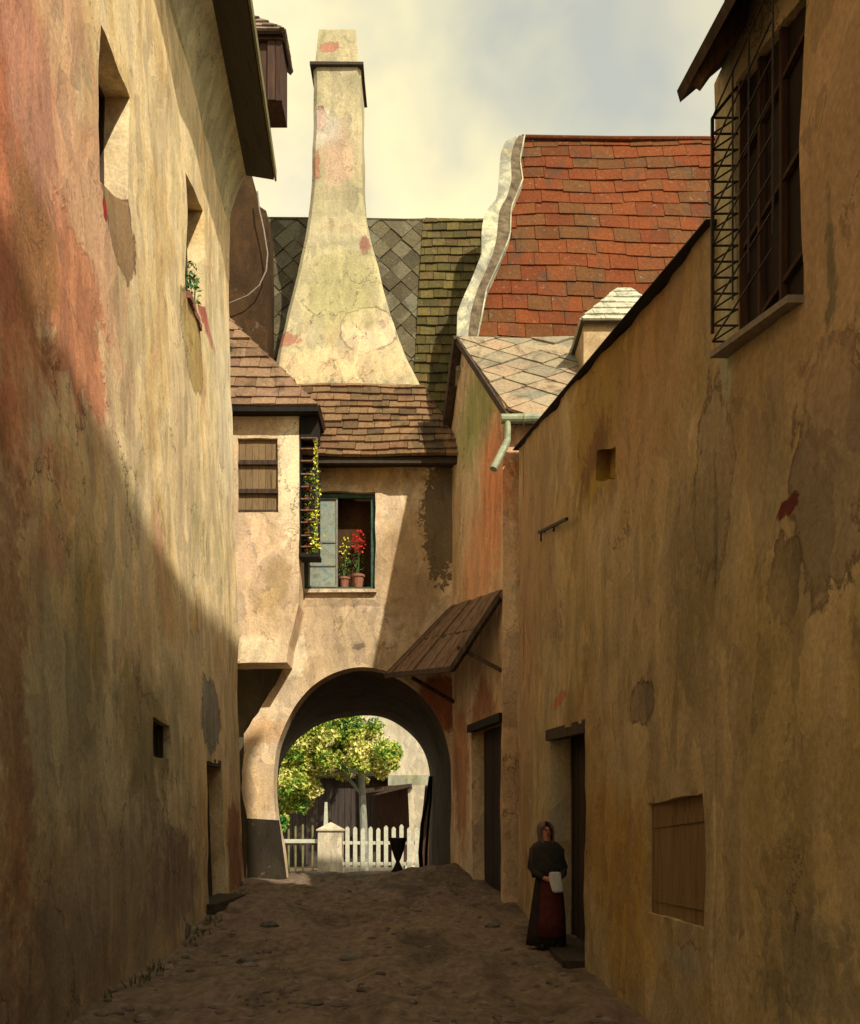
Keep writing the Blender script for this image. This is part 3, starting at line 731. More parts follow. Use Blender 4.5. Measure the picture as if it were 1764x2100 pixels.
def potted(name, label, cat, loc, h, flower, potr=.1, poth=.17, group=None, nl=26, nf=26, fr=.12, pot=True):
    o = thing(name, label, cat, loc, group); L = Vector(loc)
    if pot:
        m = MB(); rr = [[(L.x+math.cos(t)*r, L.y+math.sin(t)*r, L.z+z) for t in [k*math.pi/6 for k in range(12)]] for r, z in ((potr*.7, 0), (potr*.95, poth*.8), (potr*1.1, poth*.82), (potr*1.1, poth), (potr*.9, poth), (potr*.8, poth*.86))]
        m.loft(rr); m.build('pot', M['terracotta'], o, smooth=False)
    m = MB(); top = L+Vector((.01, 0, h)); m.tube([L+Vector((0, 0, poth*.8)), L.lerp(top, .6)+Vector((.015, 0, 0)), top], [.014, .011, .006], 6)
    m.tube([L+Vector((0, 0, poth*.8)), L+Vector((-.05, 0, h*.6))], [.012, .005], 5); m.build('stem', M['leaf'], o)
    m = MB(); leaves(m, L+Vector((0, 0, h*.55)), (fr*.8, fr*.8, h*.3), nl, .035); m.build('leaves', M['leaf'], o, fix=False)
    m = MB(); leaves(m, top, (fr*.7, fr*.6, fr*1.25), nf, .03, 1); m.build('blossom', flower, o, fix=False)
    return o
sz = FP(0, 1206)[1]+.06
potted('potted_flower', 'potted plant with tall red bloom on the gate house window sill', 'plant', (FP(733, 0)[0], FY+.22, sz-.01), 1.12, M['red_petal'], .15, .32, nl=60, nf=240, fr=.25)
potted('potted_flower', 'smaller potted plant with yellow flowers beside the red bloom in the window', 'plant', (FP(704, 0)[0], FY+.3, sz-.01), 1.0, M['yellow_petal'], .13, .28, nl=90, nf=50, fr=.24)
gi = 'plants on the flower rack of the bay'
lbl = ['green plant with yellow specks on the highest planted shelf of the rack', 'leafy plant with red and green on the second planted shelf of the rack', 'pale green plant on the middle shelf of the flower rack', 'yellow flowering plant below the middle of the flower rack', 'yellow and red plant just above the lowest planted shelf', 'orange red flower on the lowest planted shelf of the rack']
for i, (py, fl_) in enumerate([(998, 'yellow_petal'), (1023, 'red_petal'), (1046, 'yellow_petal'), (1071, 'yellow_petal'), (1098, 'red_petal'), (1133, 'red_petal')]):
    potted('rack_plant', lbl[i], 'plant', ((rx0+rx1)/2-.05, YBAY+.16, zb(py)+.016), .24, M[fl_], .07, .09, gi, 40, 26, .13)
cl = thing('climbing_plant', 'yellow flowering climber trained up the right edge of the flower rack', 'plant', (rx1-.04, YBAY, zb(1134)))
m = MB(); m.tube([(rx1-.02, YBAY-.03, zb(1134)), (rx1-.05, YBAY-.04, zb(1040)), (rx1-.01, YBAY-.03, zb(960)), (rx1-.04, YBAY-.03, zb(902))], .012, 6); m.build('stem', M['leaf'], cl)
m = MB()
for i in range(240):
    py = 1130-random.random()**1.25*228; leaves(m, (rx1-.04+random.gauss(0, .05)*(.4+(py-900)/240), YBAY-.05, zb(py)), (.05, .05, .05), 1, .032, 1)
m.build('blossom', M['yellow_petal'], cl, fix=False)
m = MB()
for i in range(90):
    py = random.uniform(960, 1134); leaves(m, (rx1-.1+random.gauss(0, .07), YBAY-.03, zb(py)), (.05, .03, .05), 1, .035, 1)
m.build('leaves', M['leaf'], cl, fix=False)
y_, z_ = LP(404, 622)
wp = thing('window_plant', 'small green plant growing on the sill of the upper far window', 'plant', tuple(fl(y_, z_, -.05)))
m = MB(); leaves(m, fl(y_-.1, z_+.25, -.05), (.12, .3, .35), 90, .05); m.build('leaves', M['leaf'], wp, fix=False)
m = MB(); m.tube([fl(y_, z_-.1, -.05), fl(y_, z_+.3, -.02)], .012, 5); m.build('stem', M['leaf'], wp)

# ------------------------------------------------------------------ red roofed house behind on the right
tilemat('red_tile', [(88, 42, 12), (112, 50, 15), (122, 58, 18), (104, 62, 24), (96, 44, 10)])
RP0 = Vector((0, 21.9, U(0, 700, 21.9).z)); rt = U(0, 282, 25.2); RN = Vector((0, -(rt.z-RP0.z), rt.y-RP0.y)).normalized()
def rp(px, py, k=0): return onplane(px, py, RP0+RN*k, RN)
red = thing('red_roofed_house', 'house behind with a broad steep red tiled roof and stepped pale parapet', 'house', (4, 23, 0))
tiles('roof', [rp(968, 745), rp(1760, 745), rp(1760, 285), rp(1070, 281)], M['red_tile'], red, .66, .50, .022, .04, sag=.10, under=.1)
m = MB(); q = [rp(968, 745, -.2), rp(1760, 745, -.2), rp(1760, 284, -.2), rp(1066, 281, -.2)]
bot = [Vector((p.x, p.y, -1)) for p in q]; m.add(q+bot, [(0, 1, 2, 3), (4, 7, 6, 5), (0, 4, 5, 1), (1, 5, 6, 2), (2, 6, 7, 3), (3, 7, 4, 0)])
plaster('back_plaster', [(110, 88, 56), (140, 112, 70), (124, 98, 64)], .6, seed=15); m.build('wall', M['back_plaster'], red)
outer = [(1052, 282), (1034, 292), (1026, 318), (1020, 405), (994, 436), (988, 470), (988, 520), (966, 575), (952, 605), (938, 640), (935, 760)]
inner = [(1076, 281), (1066, 330), (1072, 372), (1048, 430), (1046, 488), (1022, 545), (998, 596), (990, 640), (980, 690), (978, 760)]
plaster('coping_plaster', [(170, 154, 100), (200, 180, 122), (140, 130, 98), (196, 166, 92)], 1.1, seed=16)
m = MB(); n = 34
Oa = resample([rp(*p, .30) for p in outer], n); Ia = resample([rp(*p, .22) for p in inner], n)
mid = [o.lerp(i, .55)+RN*.04 for o, i in zip(Oa, Ia)]
fr_ = Oa+mid+Ia; bk = [p+Vector((.45, 1.0, -.1)) for p in Oa]
vs = Oa+mid+Ia+[p-RN*.9 for p in Oa]+[p-RN*.9 for p in Ia]; fs = []; fk = MB(); fk.loft([[mid[i]+RN*.012, Ia[i]+RN*.03, Ia[i]+RN*.0, mid[i]+RN*-.03] for i in range(n)])
for i in range(n-1):
    fs += [(i, i+1, n+i+1, n+i), (n+i, n+i+1, 2*n+i+1, 2*n+i), (3*n+i, 3*n+i+1, i+1, i), (2*n+i, 2*n+i+1, 4*n+i+1, 4*n+i), (4*n+i, 4*n+i+1, 3*n+i+1, 3*n+i)]
fs += [(0, n, 2*n, 4*n, 3*n), (n-1, 4*n-1, 5*n-1, 3*n-1, 2*n-1)]
pp = mesh('parapet', vs, fs, M['coping_plaster'], red)
simple('flank_brick', [(66, 52, 32), (98, 76, 44), (120, 100, 62)], scale=5); fk.build('brick_flank', M['flank_brick'], pp)
m = MB(); m.tube([p+RN*.05 for p in Ia], .02, 6); m.build('parapet_edge', M['coping_plaster'], red)
m = MB(); m.tube([rp(1070, 281, .05), rp(1250, 284, .07), rp(1760, 285, .05)], .06, 8); m.build('ridge_tiles', M['red_tile'], red)

# ------------------------------------------------------------------ gabled house beside the arch
PG = []
def gp(px, py, r, rz, col, soft=.2, na=1.0, op=1): PG.append((tuple(B3(px, py)), (r*1.2, r, rz), col, soft, na, op))
gp(1010, 1010, 1.0, 1.6, (222, 130, 74), .5, 1.2, .8); gp(975, 1180, 1.2, 1.3, (218, 142, 84), .4, 1, .7); gp(985, 820, 2.2, .9, (172, 158, 84), .5, 1, .95); gp(990, 1460, 1.0, .6, (160, 84, 40), .4, 1.2, .8)
gp(945, 1560, .8, 2, (176, 104, 56), .4, 1, .8); gp(1020, 1600, 1, 2.2, (186, 136, 76), .4, 1, .6); gp(950, 1410, 1.0, .5, (190, 160, 104), .3, 1, .6)
plaster('gable_plaster', [(196, 158, 98), (222, 176, 114), (226, 184, 122), (210, 158, 96)], .7, PG, seed=20)  # orange plaster brightened in its colour to stand in for sunlight
gab = thing('gabled_house', 'orange plastered gabled house right of the arch with pale tiled roof and dormer', 'house', (1.4, 18, 0))
pk = BP(950, 706); ev = (-.05, U(0, 866, 17.95).z)
dA = BP(967, 1500); dB = BP(1029, 1478)
dh = [(dB[0], -.2), (dA[0], -.2), dA, dB]
slab('wall', [(0, -1), (4.98, -1), (4.98, BP(926, 880)[1]), (pk), (0, ev[1])], [[(dB[0], .02), (dA[0]-.03, .32), dA, dB]], fb, .4, M['gable_plaster'], gab, step=.25, amp=.035, wob=.02, seed=21)
slab('front_wall', [(1.36, -1), (6.5, -1), (6.5, 9.15), (1.36, 9.15)], [], lambda x, z, w: Vector((x, 17.29-w, z)), .3, M['gable_plaster'], gab, step=.5, amp=.02, wob=0, seed=22)
o = pane('door', [(dB[0], .0), (dA[0], .3), dA, dB], fb, .30, M['black_wood'], gab, grow=.1); DOORS.append(o)
m = MB(); m.bar(fb(dB[0]-.1, dB[1]+.06, .0), fb(dA[0]+.1, dA[1]+.06, .0), .16, .16); m.build('lintel', M['black_wood'], o)
tilemat('pale_tile', [(112, 100, 70), (142, 122, 82), (168, 140, 92), (172, 134, 86), (128, 116, 82)])
e0 = fb(-.42, ev[1]+.08, .10); r0 = fb(pk[0], pk[1]+.12, .12)
e0 = Vector((1.52, 16.93, U(0, 858, 16.93).z)); e1 = Vector((6.5, 16.93, e0.z)); r1_ = Vector((6.5, r0.y, r0.z))
tiles('roof', [e0, e1, r1_, r0], M['pale_tile'], gab, .85, .48, .02, 0, diamond=True, sag=.04)
d0 = fb(5.3, BP(926, 880)[1]-.25, .1)
tiles('roof', [Vector((6.5, d0.y, d0.z)), d0, r0, r1_], M['brown_tile'], gab, .5, .4)
m = MB(); m.bar(r0+Vector((-.02, 0, .02)), fb(5.2, BP(926, 880)[1]-.15, .12), .16, .22); m.bar(r0+Vector((-.02, 0, -.04)), e0+Vector((-.04, 0, -.07)), .07, .12); m.build('verge_board', M['dark_wood'], gab)
# dormer
dyf = 18.6; dx0, dx1 = U(1197, 0, dyf).x, U(1375, 0, dyf).x; dze = U(0, 662, dyf).z
plaster('dormer_plaster', [(150, 114, 66), (188, 150, 92), (206, 166, 104)], 1.0, seed=23)
m = MB(); m.box((dx0, dyf, 9.8), (dx1, dyf+3, dze)); dm = m.build('dormer', M['dormer_plaster'], gab)
q0 = Vector((dx0-.08, dyf-.15, dze-.02)); q1 = Vector((dx1+.1, dyf-.15, dze-.02)); ap0 = U(1266, 592, dyf+1.4); ap1 = Vector((dx1-.5, ap0.y, ap0.z))
tilemat('cream_tile', [(170, 158, 108), (200, 186, 132), (186, 170, 118)])
tiles('dormer_roof', [q0, q1, ap1, ap0], M['cream_tile'], dm, .5, .4, .02, .01)
tiles('dormer_roof', [Vector((q0.x, dyf+3, q0.z)), q0, ap0, Vector((ap0.x, dyf+3, ap0.z))], M['cream_tile'], dm, .5, .4, .02, .01)
m = MB(); m.box((dx0+.3, dyf-.03, 10.75), (dx1-.3, dyf+.05, dze-.2)); m.build('dormer_window', M['interior'], dm) if False else None
# gutter and downpipe
GYY = 16.78
m = MB(); m.tube([U(1028, 859, GYY), U(1240, 856, GYY)], .085, 12); m.tube([U(1073, 859, GYY), U(1077, 859, GYY)], .098, 12); gt = m.build('gutter', M['zinc'], gab, smooth=False)
m = MB(); m.tube([U(1041, 864, GYY), U(1041, 902, GYY), U(1037, 912, GYY), U(1012, 962, GYY-.15)], [.062, .062, .068, .07], 12); m.build('downpipe', M['zinc'], gab, smooth=False)

# ------------------------------------------------------------------ awning over the side door
aw = thing('awning', 'lean-to plank awning over the side door right of the arch', 'awning', (1.0, 19, 5))
iN, iF = B3(1036, 1212)+BN*.03, B3(930, 1246)+BN*.03; iN = fb(.0, U(0, 1212, 17.3).z, .03)
oN, oF = U(928, 1372, 18.3), U(792, 1386, 21.7)
m = MB(); K = 9
for i in range(K):
    a, b = i/K, (i+1)/K-.012
    c4 = [iN.lerp(iF, a), iN.lerp(iF, b), oN.lerp(oF, b), oN.lerp(oF, a)]
    nn = (c4[1]-c4[0]).cross(c4[2]-c4[0]).normalized()
    j = random.uniform(-.02, .02); c4 = [p+nn*j+(oN-iN).normalized()*random.uniform(-.05, .03)*(k > 1) for k, p in enumerate(c4)]
    m.poly(c4, nn*.045)
m.build('roof', M['brown_wood'], aw)
m = MB(); m.bar(iN.lerp(oN, .08), oN, .09, .11); m.bar(oN, oF, .09, .11); m.bar(iF.lerp(oF, .05), oF, .09, .11); m.bar(iN.lerp(oN, .5), iF.lerp(oF, .5), .07, .09); m.build('frame', M['dark_wood'], aw)
m = MB(); m.bar(U(940, 1328, 18.25), B3(1030, 1376), .07, .07); m.build('brace', M['dark_wood'], aw)
m = MB(); m.bar(U(846, 1390, 21.2), B3(932, 1440), .07, .07); m.build('brace', M['dark_wood'], aw)

# ------------------------------------------------------------------ right house (low) with door, shutter
PR = []
def rpt(px, py, ry, rz, col, soft=.2, na=1.0, op=1): PR.append((tuple(R3(px, py)), (3, ry, rz), col, soft, na, op))
rpt(1240, 800, 2.2, 1.0, (168, 128, 54), .4, 1.2, .9); rpt(1330, 800, 1.2, .8, (190, 140, 82), .4, 1, .6); rpt(1090, 1150, 3, 2, (170, 128, 80), .5, 1, .8)
rpt(1215, 945, .9, .28, (136, 96, 48), .35, 1.1, .9); rpt(1215, 1000, .4, .2, (182, 142, 52), .4, 1.2, .8)
rpt(1460, 980, .36, .62, (172, 144, 96), .04, .5, .7); rpt(1590, 900, .1, .5, (176, 152, 98), .3, 1, .8)
rpt(1700, 960, .42, .62, (152, 126, 86), .04, .5, .8); rpt(1610, 1180, .22, .22, (120, 98, 68), .08, .6, .8); rpt(1620, 1040, .14, .05, (120, 50, 34), .1, .7, 1)
rpt(1145, 1437, .5, .09, (196, 112, 96), .1, .9, .9); rpt(1250, 1750, 1.4, .7, (190, 140, 58), .5, 1.2, .8); rpt(1290, 1920, .9, .5, (194, 148, 66), .5, 1.2, .8)
rpt(1590, 1500, .5, .9, (176, 146, 84), .5, 1.2, .7); rpt(1420, 1250, .7, .8, (150, 126, 76), .5, 1.2, .6); rpt(1660, 2000, .6, .3, (140, 122, 82), .4, 1.4, .7)
rpt(1400, 1970, .5, .10, (178, 160, 132), .3, 1.3, .7); rpt(1180, 1620, 1.5, 1.2, (168, 126, 66), .5, 1, .7); rpt(1320, 1440, .35, .18, (150, 126, 88), .06, .5, .8)
rpt(1560, 780, .6, .5, (176, 140, 86), .4, 1.2, .6); rpt(1720, 300, .6, 1.0, (196, 150, 98), .5, 1, .8); rpt(1700, 560, .05, .3, (116, 106, 66), .3, 1, .8)
rpt(1488, 430, .17, 1.3, (190, 176, 120), .1, .4, .9); rpt(1075, 1400, .9, 5, (182, 134, 82), .4, 1, .7)  # pale strip at the house corner: light put into the plaster colour
plaster('right_plaster', [(170, 142, 90), (190, 158, 100), (202, 168, 108), (182, 150, 88), (214, 170, 102)], .9, PR, seed=30, streak=.14)
rh = thing('low_house', 'ochre plastered house on the right with a doorway and sloping roof line, in shade', 'house', (1.8, 11, 0))
d1 = [(RP(1200, 1985)[0], -.1), (RP(1126, 1985)[0], -.1), RP(1126, 1502), RP(1200, 1482)]
sh = pw([(1325, 1646), (1446, 1626), (1446, 1907), (1325, 1870)], RP)
nh = pw([(1222, 925), (1265, 915), (1265, 985), (1218, 985)], RP)
def rtop(y): return 5.5+(y-6)*(8.54-5.5)/10.9
slab('wall', [(16.9, -1), (16.9, rtop(16.9)), (6.0, rtop(6)), (6.0, -1)], [d1, sh, nh], fr, .4, M['right_plaster'], rh, step=.2, amp=.045, wob=.02, seed=31, nscale=1.0)
slab('end_wall', [(1.64, -1), (6, -1), (6, 8.3), (1.64, 8.4)], [], lambda x, z, w: Vector((x, 16.6+w, z)), .3, M['right_plaster'], rh, step=.6, amp=.02, wob=0)
o = pane('door', [(p[0], p[1]) for p in d1], fr, .34, M['black_wood'], rh, grow=.1); DOORS.append(o)
m = MB(); a, b = RP(1120, 1503), RP(1201, 1481); m.bar(fr(a[0], a[1]-.04, -.06), fr(b[0], b[1]-.04, -.06), .14, .15); m.build('lintel', M['dark_wood'], o)
m = MB(); m.box((1.5, RP(1200, 0)[0]+.02, gz(1.7, 11, False)-.2), (2.1, RP(1126, 0)[0]-.05, gz(1.7, 12, False)+.07), jit=.015); m.build('doorstep', M['soffit'], rh)
plaster('jamb_plaster', [(190, 164, 110), (206, 178, 122)], .9, seed=33)  # paler than the wall: light on the doorway jamb put into its colour
yj = RP(1126, 0)[0]; m = MB(); m.box((XR(yj)+.015, yj-.012, 0), (XR(yj)+.30, yj+.02, RP(1126, 1502)[1]-.03)); m.build('door_jamb', M['jamb_plaster'], o)
simple('worn_board', [(110, 78, 44), (140, 104, 60), (150, 116, 70)], scale=2.5, stretch=(5, 5, .5))
shp = pane('shutter', sh, fr, .05, M['worn_board'], rh)
m = MB()
for py0, py1 in ((1690, 1672), (1840, 1858)):
    a, b = RP(1330, py0), RP(1442, py1); m.bar(fr(a[0], a[1], -.055), fr(b[0], b[1], -.045), .02, .07)
m.build('batten', M['worn_board'], shp)
pane('niche', nh, fr, .16, M['right_plaster'], rh)
m = MB(); n = 26
for i in range(n):
    y0 = 5.9+(17.15-5.9)*i/n; y1 = 5.9+(17.15-5.9)*(i+1)/n
m.loft([[(XR(y)-.09, y, rtop(y)+.0+.015*noise.noise(Vector((y, 0, 0)))), (XR(y)-.07, y, rtop(y)+.03), (6, y, rtop(y)+.09), (6, y, rtop(y)-.02)] for y in [5.95+i*.56 for i in range(21)]])
m.build('roof', M['black_wood'], rh)
hk = thing('iron_hook', 'thin dark iron bracket fixed to the ochre wall above the doorway', 'bracket', tuple(R3(1150, 1080)))
m = MB(); a, b = fr(*RP(1112, 1092), .05), fr(*RP(1180, 1064), .10); m.bar(a, b, .035, .035)
for px, py, d in ((1118, 1090, 18), (1145, 1078, 10)):
    p = fr(*RP(px, py), .06); m.bar(p, p-Vector((0, 0, d*.008)), .025, .025); m.bar(p, p+Vector((.12, 0, 0)), .02, .02)
m.build('bracket_arm', M['iron'], hk)

# near house with the barred window
nh_ = thing('near_house', 'nearest house on the right with a tall dark barred window under a steep eave', 'house', (1.9, 3, 0))
wb = pw([(1508, 692), (1647, 603), (1647, -20), (1508, 168)], RP)
slab('wall', [(5.995, -1), (5.995, 6.42), (-9, 6.42), (-9, -1)], [wb], fr, .4, M['right_plaster'], nh_, step=.2, amp=.03, wob=.015, seed=35, nscale=1.2)
m = MB(); m.box((1.9, 5.7, 5.2), (4.2, 5.98, 9)); m.box((4.3, -9, 0), (4.5, 5.9, 8)); m.build('end_wall', M['right_plaster'], nh_)
o = pane('window', wb, fr, .07, M['interior'], nh_)
m = MB(); ws = [p for p in wb]
ya, yb_ = RP(1508, 0)[0], RP(1647, 0)[0]
for k in (.0, .3, .62, 1.0):
    y = ya+(yb_-ya)*k; m.bar(fr(y, 4.25, -.05), fr(y, 6.3, -.05), .05 if k in (0, 1) else .035)
for z in (4.55, 5.1, 5.65): m.bar(fr(ya, z, -.052), fr(yb_, z, -.052), .028)
m.build('glazing_bars', M['gallery_wood'], o)
m = MB(); a, b = RP(1488, 722), RP(1648, 604); m.bar(fr(a[0], a[1]-.02, .04), fr(b[0], b[1]-.02, .02), .12, .035); m.build('sill', M['light_iron'], o)
# projecting iron cage
m = MB(); o_ = .155
cy0, cy1 = 5.55, 4.62; z0c, z1c = 4.52, 5.86
def cg(y, z, w=o_): return fr(y, z, w)
for i, y in enumerate((cy0, 5.2, 4.95, 4.62)): m.bar(cg(y, z0c+.05), cg(y, z1c+.0), .009 if i else .018)
NR = 14
for i in range(NR+1):
    z = z0c+(z1c-z0c)*i/NR
    m.bar(cg(cy0, z), cg(cy0, z, .0), .009); 
    if i < NR: m.bar(cg(cy0, z), cg(cy0, z+(z1c-z0c)/NR*1.05, 0), .008)
    if i % 2 == 0: m.bar(cg(cy0, z), cg(cy1, z-.02), .008)
m.bar(cg(cy0, z1c), cg(cy0+.02, z1c+.2, .0), .016)
m.build('window_grille', M['iron'], nh_)
# steep roof of the near house
T1 = U(1395, 210, 5.6); T2 = Vector((1.62, 4.91, T1.z)); T3 = Vector((1.80, 2.5, T1.z)); T4 = Vector((1.72, -9, T1.z))
def up(p, x): return Vector((x, p.y, p.z+(x-p.x)*1.55))
outer_ = [T1, T2, T3, T4]; m = MB()
fe = [Vector((1.84+.15, 6.08, 0)) if p is T1 else Vector((1.99, p.y, 0)) for p in outer_]
rings = []
for p, q in zip(outer_, fe):
    z = T1.z+(q.x-T1.x)*1.4; xr = 4.4
    rings.append([p, Vector((q.x, q.y, z)), Vector((xr, q.y, z+(xr-q.x)*1.4)), Vector((xr, q.y, z+(xr-q.x)*1.4+.16)), Vector((q.x-.06, q.y, z+.14)), p+Vector((-.02, 0, .07))])
m.loft(rings); m.build('roof', M['dark_wood'], nh_)
for y in (5.45, 4.75, 4.1, 3.4):
    m = MB(); x = 1.55+(5.6-y)*.1; m.bar((x, y, T1.z-.02+.03), (2.0, y, T1.z+.03+(2.0-x)*1.35), .09, .09); m.build('rafter', M['brown_wood'], nh_)
# unseen tall house added behind it to shade the lane and left wall
th_ = thing('tall_back_house', 'tall house behind the right hand row, its roof above the lane', 'house', (7, 0, 0))
m = MB(); m.box((4.4, -9, -1), (10, .6, 18.0)); m.poly([(4.35, .6, -1), (4.35, 6.6, -1), (4.35, 6.6, 19.3), (4.35, .6, 18.0)], (.95, 0, 0)); m.build('wall', M['right_plaster'], th_)  # walls of the unseen shade house
tiles('roof', [Vector((4.1, .9, 17.95)), Vector((4.1, -9.3, 17.95)), Vector((7.3, -9.3, 20.4)), Vector((7.3, .9, 20.4))], M['red_tile'], th_, .8, .6)  # this and the next two: roof of the unseen shade house
tiles('roof', [Vector((10.3, -9.3, 17.95)), Vector((10.3, .9, 17.95)), Vector((7.3, .9, 20.4)), Vector((7.3, -9.3, 20.4))], M['red_tile'], th_, .8, .6)
tiles('roof', [Vector((4.1, 6.9, 19.32)), Vector((4.1, .4, 17.95)), Vector((5.45, .4, 18.4)), Vector((5.45, 6.9, 19.8))], M['red_tile'], th_, .8, .6)
m = MB(); m.add([(4.6, .58, 18.0), (10, .58, 18.0), (7.3, .58, 20.2), (4.6, -8.98, 18.0), (10, -8.98, 18.0), (7.3, -8.98, 20.2)], [(0, 1, 2), (3, 5, 4), (0, 2, 5, 3), (1, 4, 5, 2), (0, 3, 4, 1)]); m.build('gable', M['right_plaster'], th_)

def boards(poly, f3, depth, parent, hx):
    xs = [p[0] for p in poly]; a, b = min(xs)-.05, max(xs)+.05; z0 = min(p[1] for p in poly); z1 = max(p[1] for p in poly)+.05; m = MB(); x = a
    while x < b-.02:
        w_ = min(random.uniform(.14, .2), b-x); d_ = depth-random.uniform(.0, .008)
        m.poly([f3(x, z0, -d_), f3(x+w_-.012, z0, -d_), f3(x+w_-.012, z1, -d_), f3(x, z1, -d_)], f3(0, 0, -depth-.02)-f3(0, 0, -depth)); x += w_
    m.build('door_boards', M['door_wood'], parent)
    m = MB(); p = f3(hx, z0+1.1, -depth+.04); m.bar(p, p+Vector((0, 0, .14)), .025); m.build('handle', M['iron'], parent)
simple('door_wood', [(40, 29, 21), (58, 42, 29), (50, 34, 24)], scale=3, stretch=(5, 5, .5), island=.3)
boards(d1, fr, .325, DOORS[2], RP(1190, 0)[0]); boards([(dB[0], .0), (dA[0], .3), dA, dB], fb, .285, DOORS[1], dB[0]+.25); boards(dr, fl, .285, DOORS[0], dy0+.4)

# ------------------------------------------------------------------ yard beyond the arch
YY = 46.0
def gy_(y): return gz(-2, y)
plaster('cream_wall', [(176, 152, 106), (196, 170, 120), (206, 182, 134)], .5, seed=40)
plaster('grey_band', [(150, 150, 118), (176, 172, 136)], .6, seed=41)
ch_ = thing('cream_house', 'sunlit cream house beyond the arch with a dark open ground floor', 'house', (0, 52, -.6))
Y1 = 51
m = MB(); a = U(790, 1590, Y1); b = U(935, 1330, Y1); m.box((a.x, Y1, a.z), (b.x, Y1+4, b.z)); m.build('wall', M['cream_wall'], ch_)
m = MB(); a = U(796, 1611, Y1); b = U(935, 1590, Y1); m.box((a.x, Y1-.05, a.z), (b.x, Y1+4, b.z-.01)); m.build('wall_band', M['grey_band'], ch_)
m = MB(); z0 = gz(0, Y1)-.3
pr = [(1611, 836, 872), (1650, 838, 868), (1700, 840, 862), (1750, 838, 858), (1800, 826, 862)]
m.loft([[(U(xl, py, Y1-.1).x, Y1-.1, U(0, py, Y1).z), (U(xr, py, Y1-.1).x, Y1-.1, U(0, py, Y1).z), (U(xr, py, Y1-.1).x, Y1+.8, U(0, py, Y1).z), (U(xl, py, Y1-.1).x, Y1+.8, U(0, py, Y1).z)] for py, xl, xr in pr]); m.build('pier', M['cream_wall'], ch_)
m = MB(); m.bar(U(750, 1622, Y1-.2), U(845, 1612, Y1-.2), .3, .25); m.bar(U(752, 1634, Y1-.4), U(840, 1612, Y1-.4), .12, .1); m.build('balcony', M['dark_wood'], ch_)
m = MB(); a = U(770, 1800, Y1+3); b = U(960, 1605, Y1+3); m.box((a.x, Y1+3, a.z), (b.x, Y1+3.3, b.z)); m.build('loggia_wall', M['gallery_wood'], ch_)
db = thing('shed', 'dark shed behind the picket fence seen through the arch', 'shed', (-3, 54, -.6))
m = MB(); Y2 = 54
x = U(560, 0, Y2).x
while x < U(800, 0, Y2).x:
    m.box((x, Y2+random.uniform(0, .06), gz(0, Y2)-.3), (x+.36, Y2+.2, U(0, 1590, Y2).z+random.uniform(-.1, .1))); x += .38
simple('shed_wood', [(48, 38, 38), (74, 60, 54), (60, 50, 56)], scale=1.2, stretch=(4, 4, .5), island=.25); m.build('wall', M['shed_wood'], db)
m = MB(); m.box((U(560, 0, Y2).x, Y2+.2, gz(0, Y2)-.3), (U(800, 0, Y2).x, Y2+4, U(0, 1590, Y2).z-.1)); m.build('body', M['shed_wood'], db)
m = MB(); m.poly([(U(550, 0, Y2).x, Y2-.5, U(0, 1597, Y2).z), (U(810, 0, Y2).x, Y2-.5, U(0, 1597, Y2).z), (U(810, 0, Y2).x, Y2+4.4, U(0, 1560, Y2).z), (U(550, 0, Y2).x, Y2+4.4, U(0, 1560, Y2).z)], (0, 0, .14)); m.build('roof', M['dark_wood'], db)
hs = thing('far_wall', 'tall pale wall far beyond the yard behind the tree', 'wall', (-10, 70, -.6))
m = MB(); m.box((-24, 70, -1.2), (U(800, 0, 70).x, 71, 14)); m.build('wall_face', M['cream_wall'], hs)
# pillar
pi = thing('gate_pillar', 'stone gate pillar with a pyramid cap beside the picket fence', 'pillar', (U(676, 0, 45).x, 45, gz(-5, 45)))
m = MB(); a, b = U(652, 1790, 45), U(700, 1704, 45); d = b.x-a.x
m.loft([sq(a.x-.03, b.x+.03, 45, 45+d, gz(-5, 45)-.1), sq(a.x, b.x, 45.02, 45+d-.02, b.z)]); m.build('shaft', M['cream_wall'], pi)
m = MB(); m.loft([sq(a.x-.07, b.x+.07, 44.93, 45+d+.07, b.z+.003), sq(a.x-.07, b.x+.07, 44.93, 45+d+.07, b.z+.07), sq((a.x+b.x)/2-.03, (a.x+b.x)/2+.03, 45+d/2-.03, 45+d/2+.03, b.z+.42)]); m.build('cap', M['cream_wall'], pi)
def picket(m, x, y, w, z0, z1, t=.05):
    m.poly([(x-w/2, y, z0), (x+w/2, y, z0), (x+w/2, y, z1-w*.5), (x+w*.15, y, z1), (x-w*.15, y, z1), (x-w/2, y, z1-w*.5)], (0, t, 0))
fc = thing('picket_fence', 'sunlit cream picket fence right of the gate pillar, seen through the arch', 'fence', (U(770, 0, 45.4).x, 45.4, -.6))
x = 713
while x < 858:
    m = MB(); p = U(x, 1694+random.uniform(-6, 5), 45.4); picket(m, p.x, 45.3, .20, gz(-2, 45.4)-.05, p.z); m.build('picket', M['white_paint'], fc); x += 15.8
m = MB()
for py in (1729, 1772): m.box((U(703, 0, 45.4).x, 45.36, U(0, py, 45.4).z-.07), (U(862, 0, 45.4).x, 45.42, U(0, py, 45.4).z+.09))
m.build('rail', M['white_paint'], fc)
f2 = thing('rail_fence', 'low fence with one white rail left of the gate pillar', 'fence', (U(620, 0, 45.4).x, 45.4, -.6))
m = MB(); m.box((U(560, 0, 45.4).x, 45.33, U(0, 1729, 45.4).z), (U(652, 0, 45.4).x, 45.42, U(0, 1721, 45.4).z)); m.build('rail', M['white_paint'], f2)
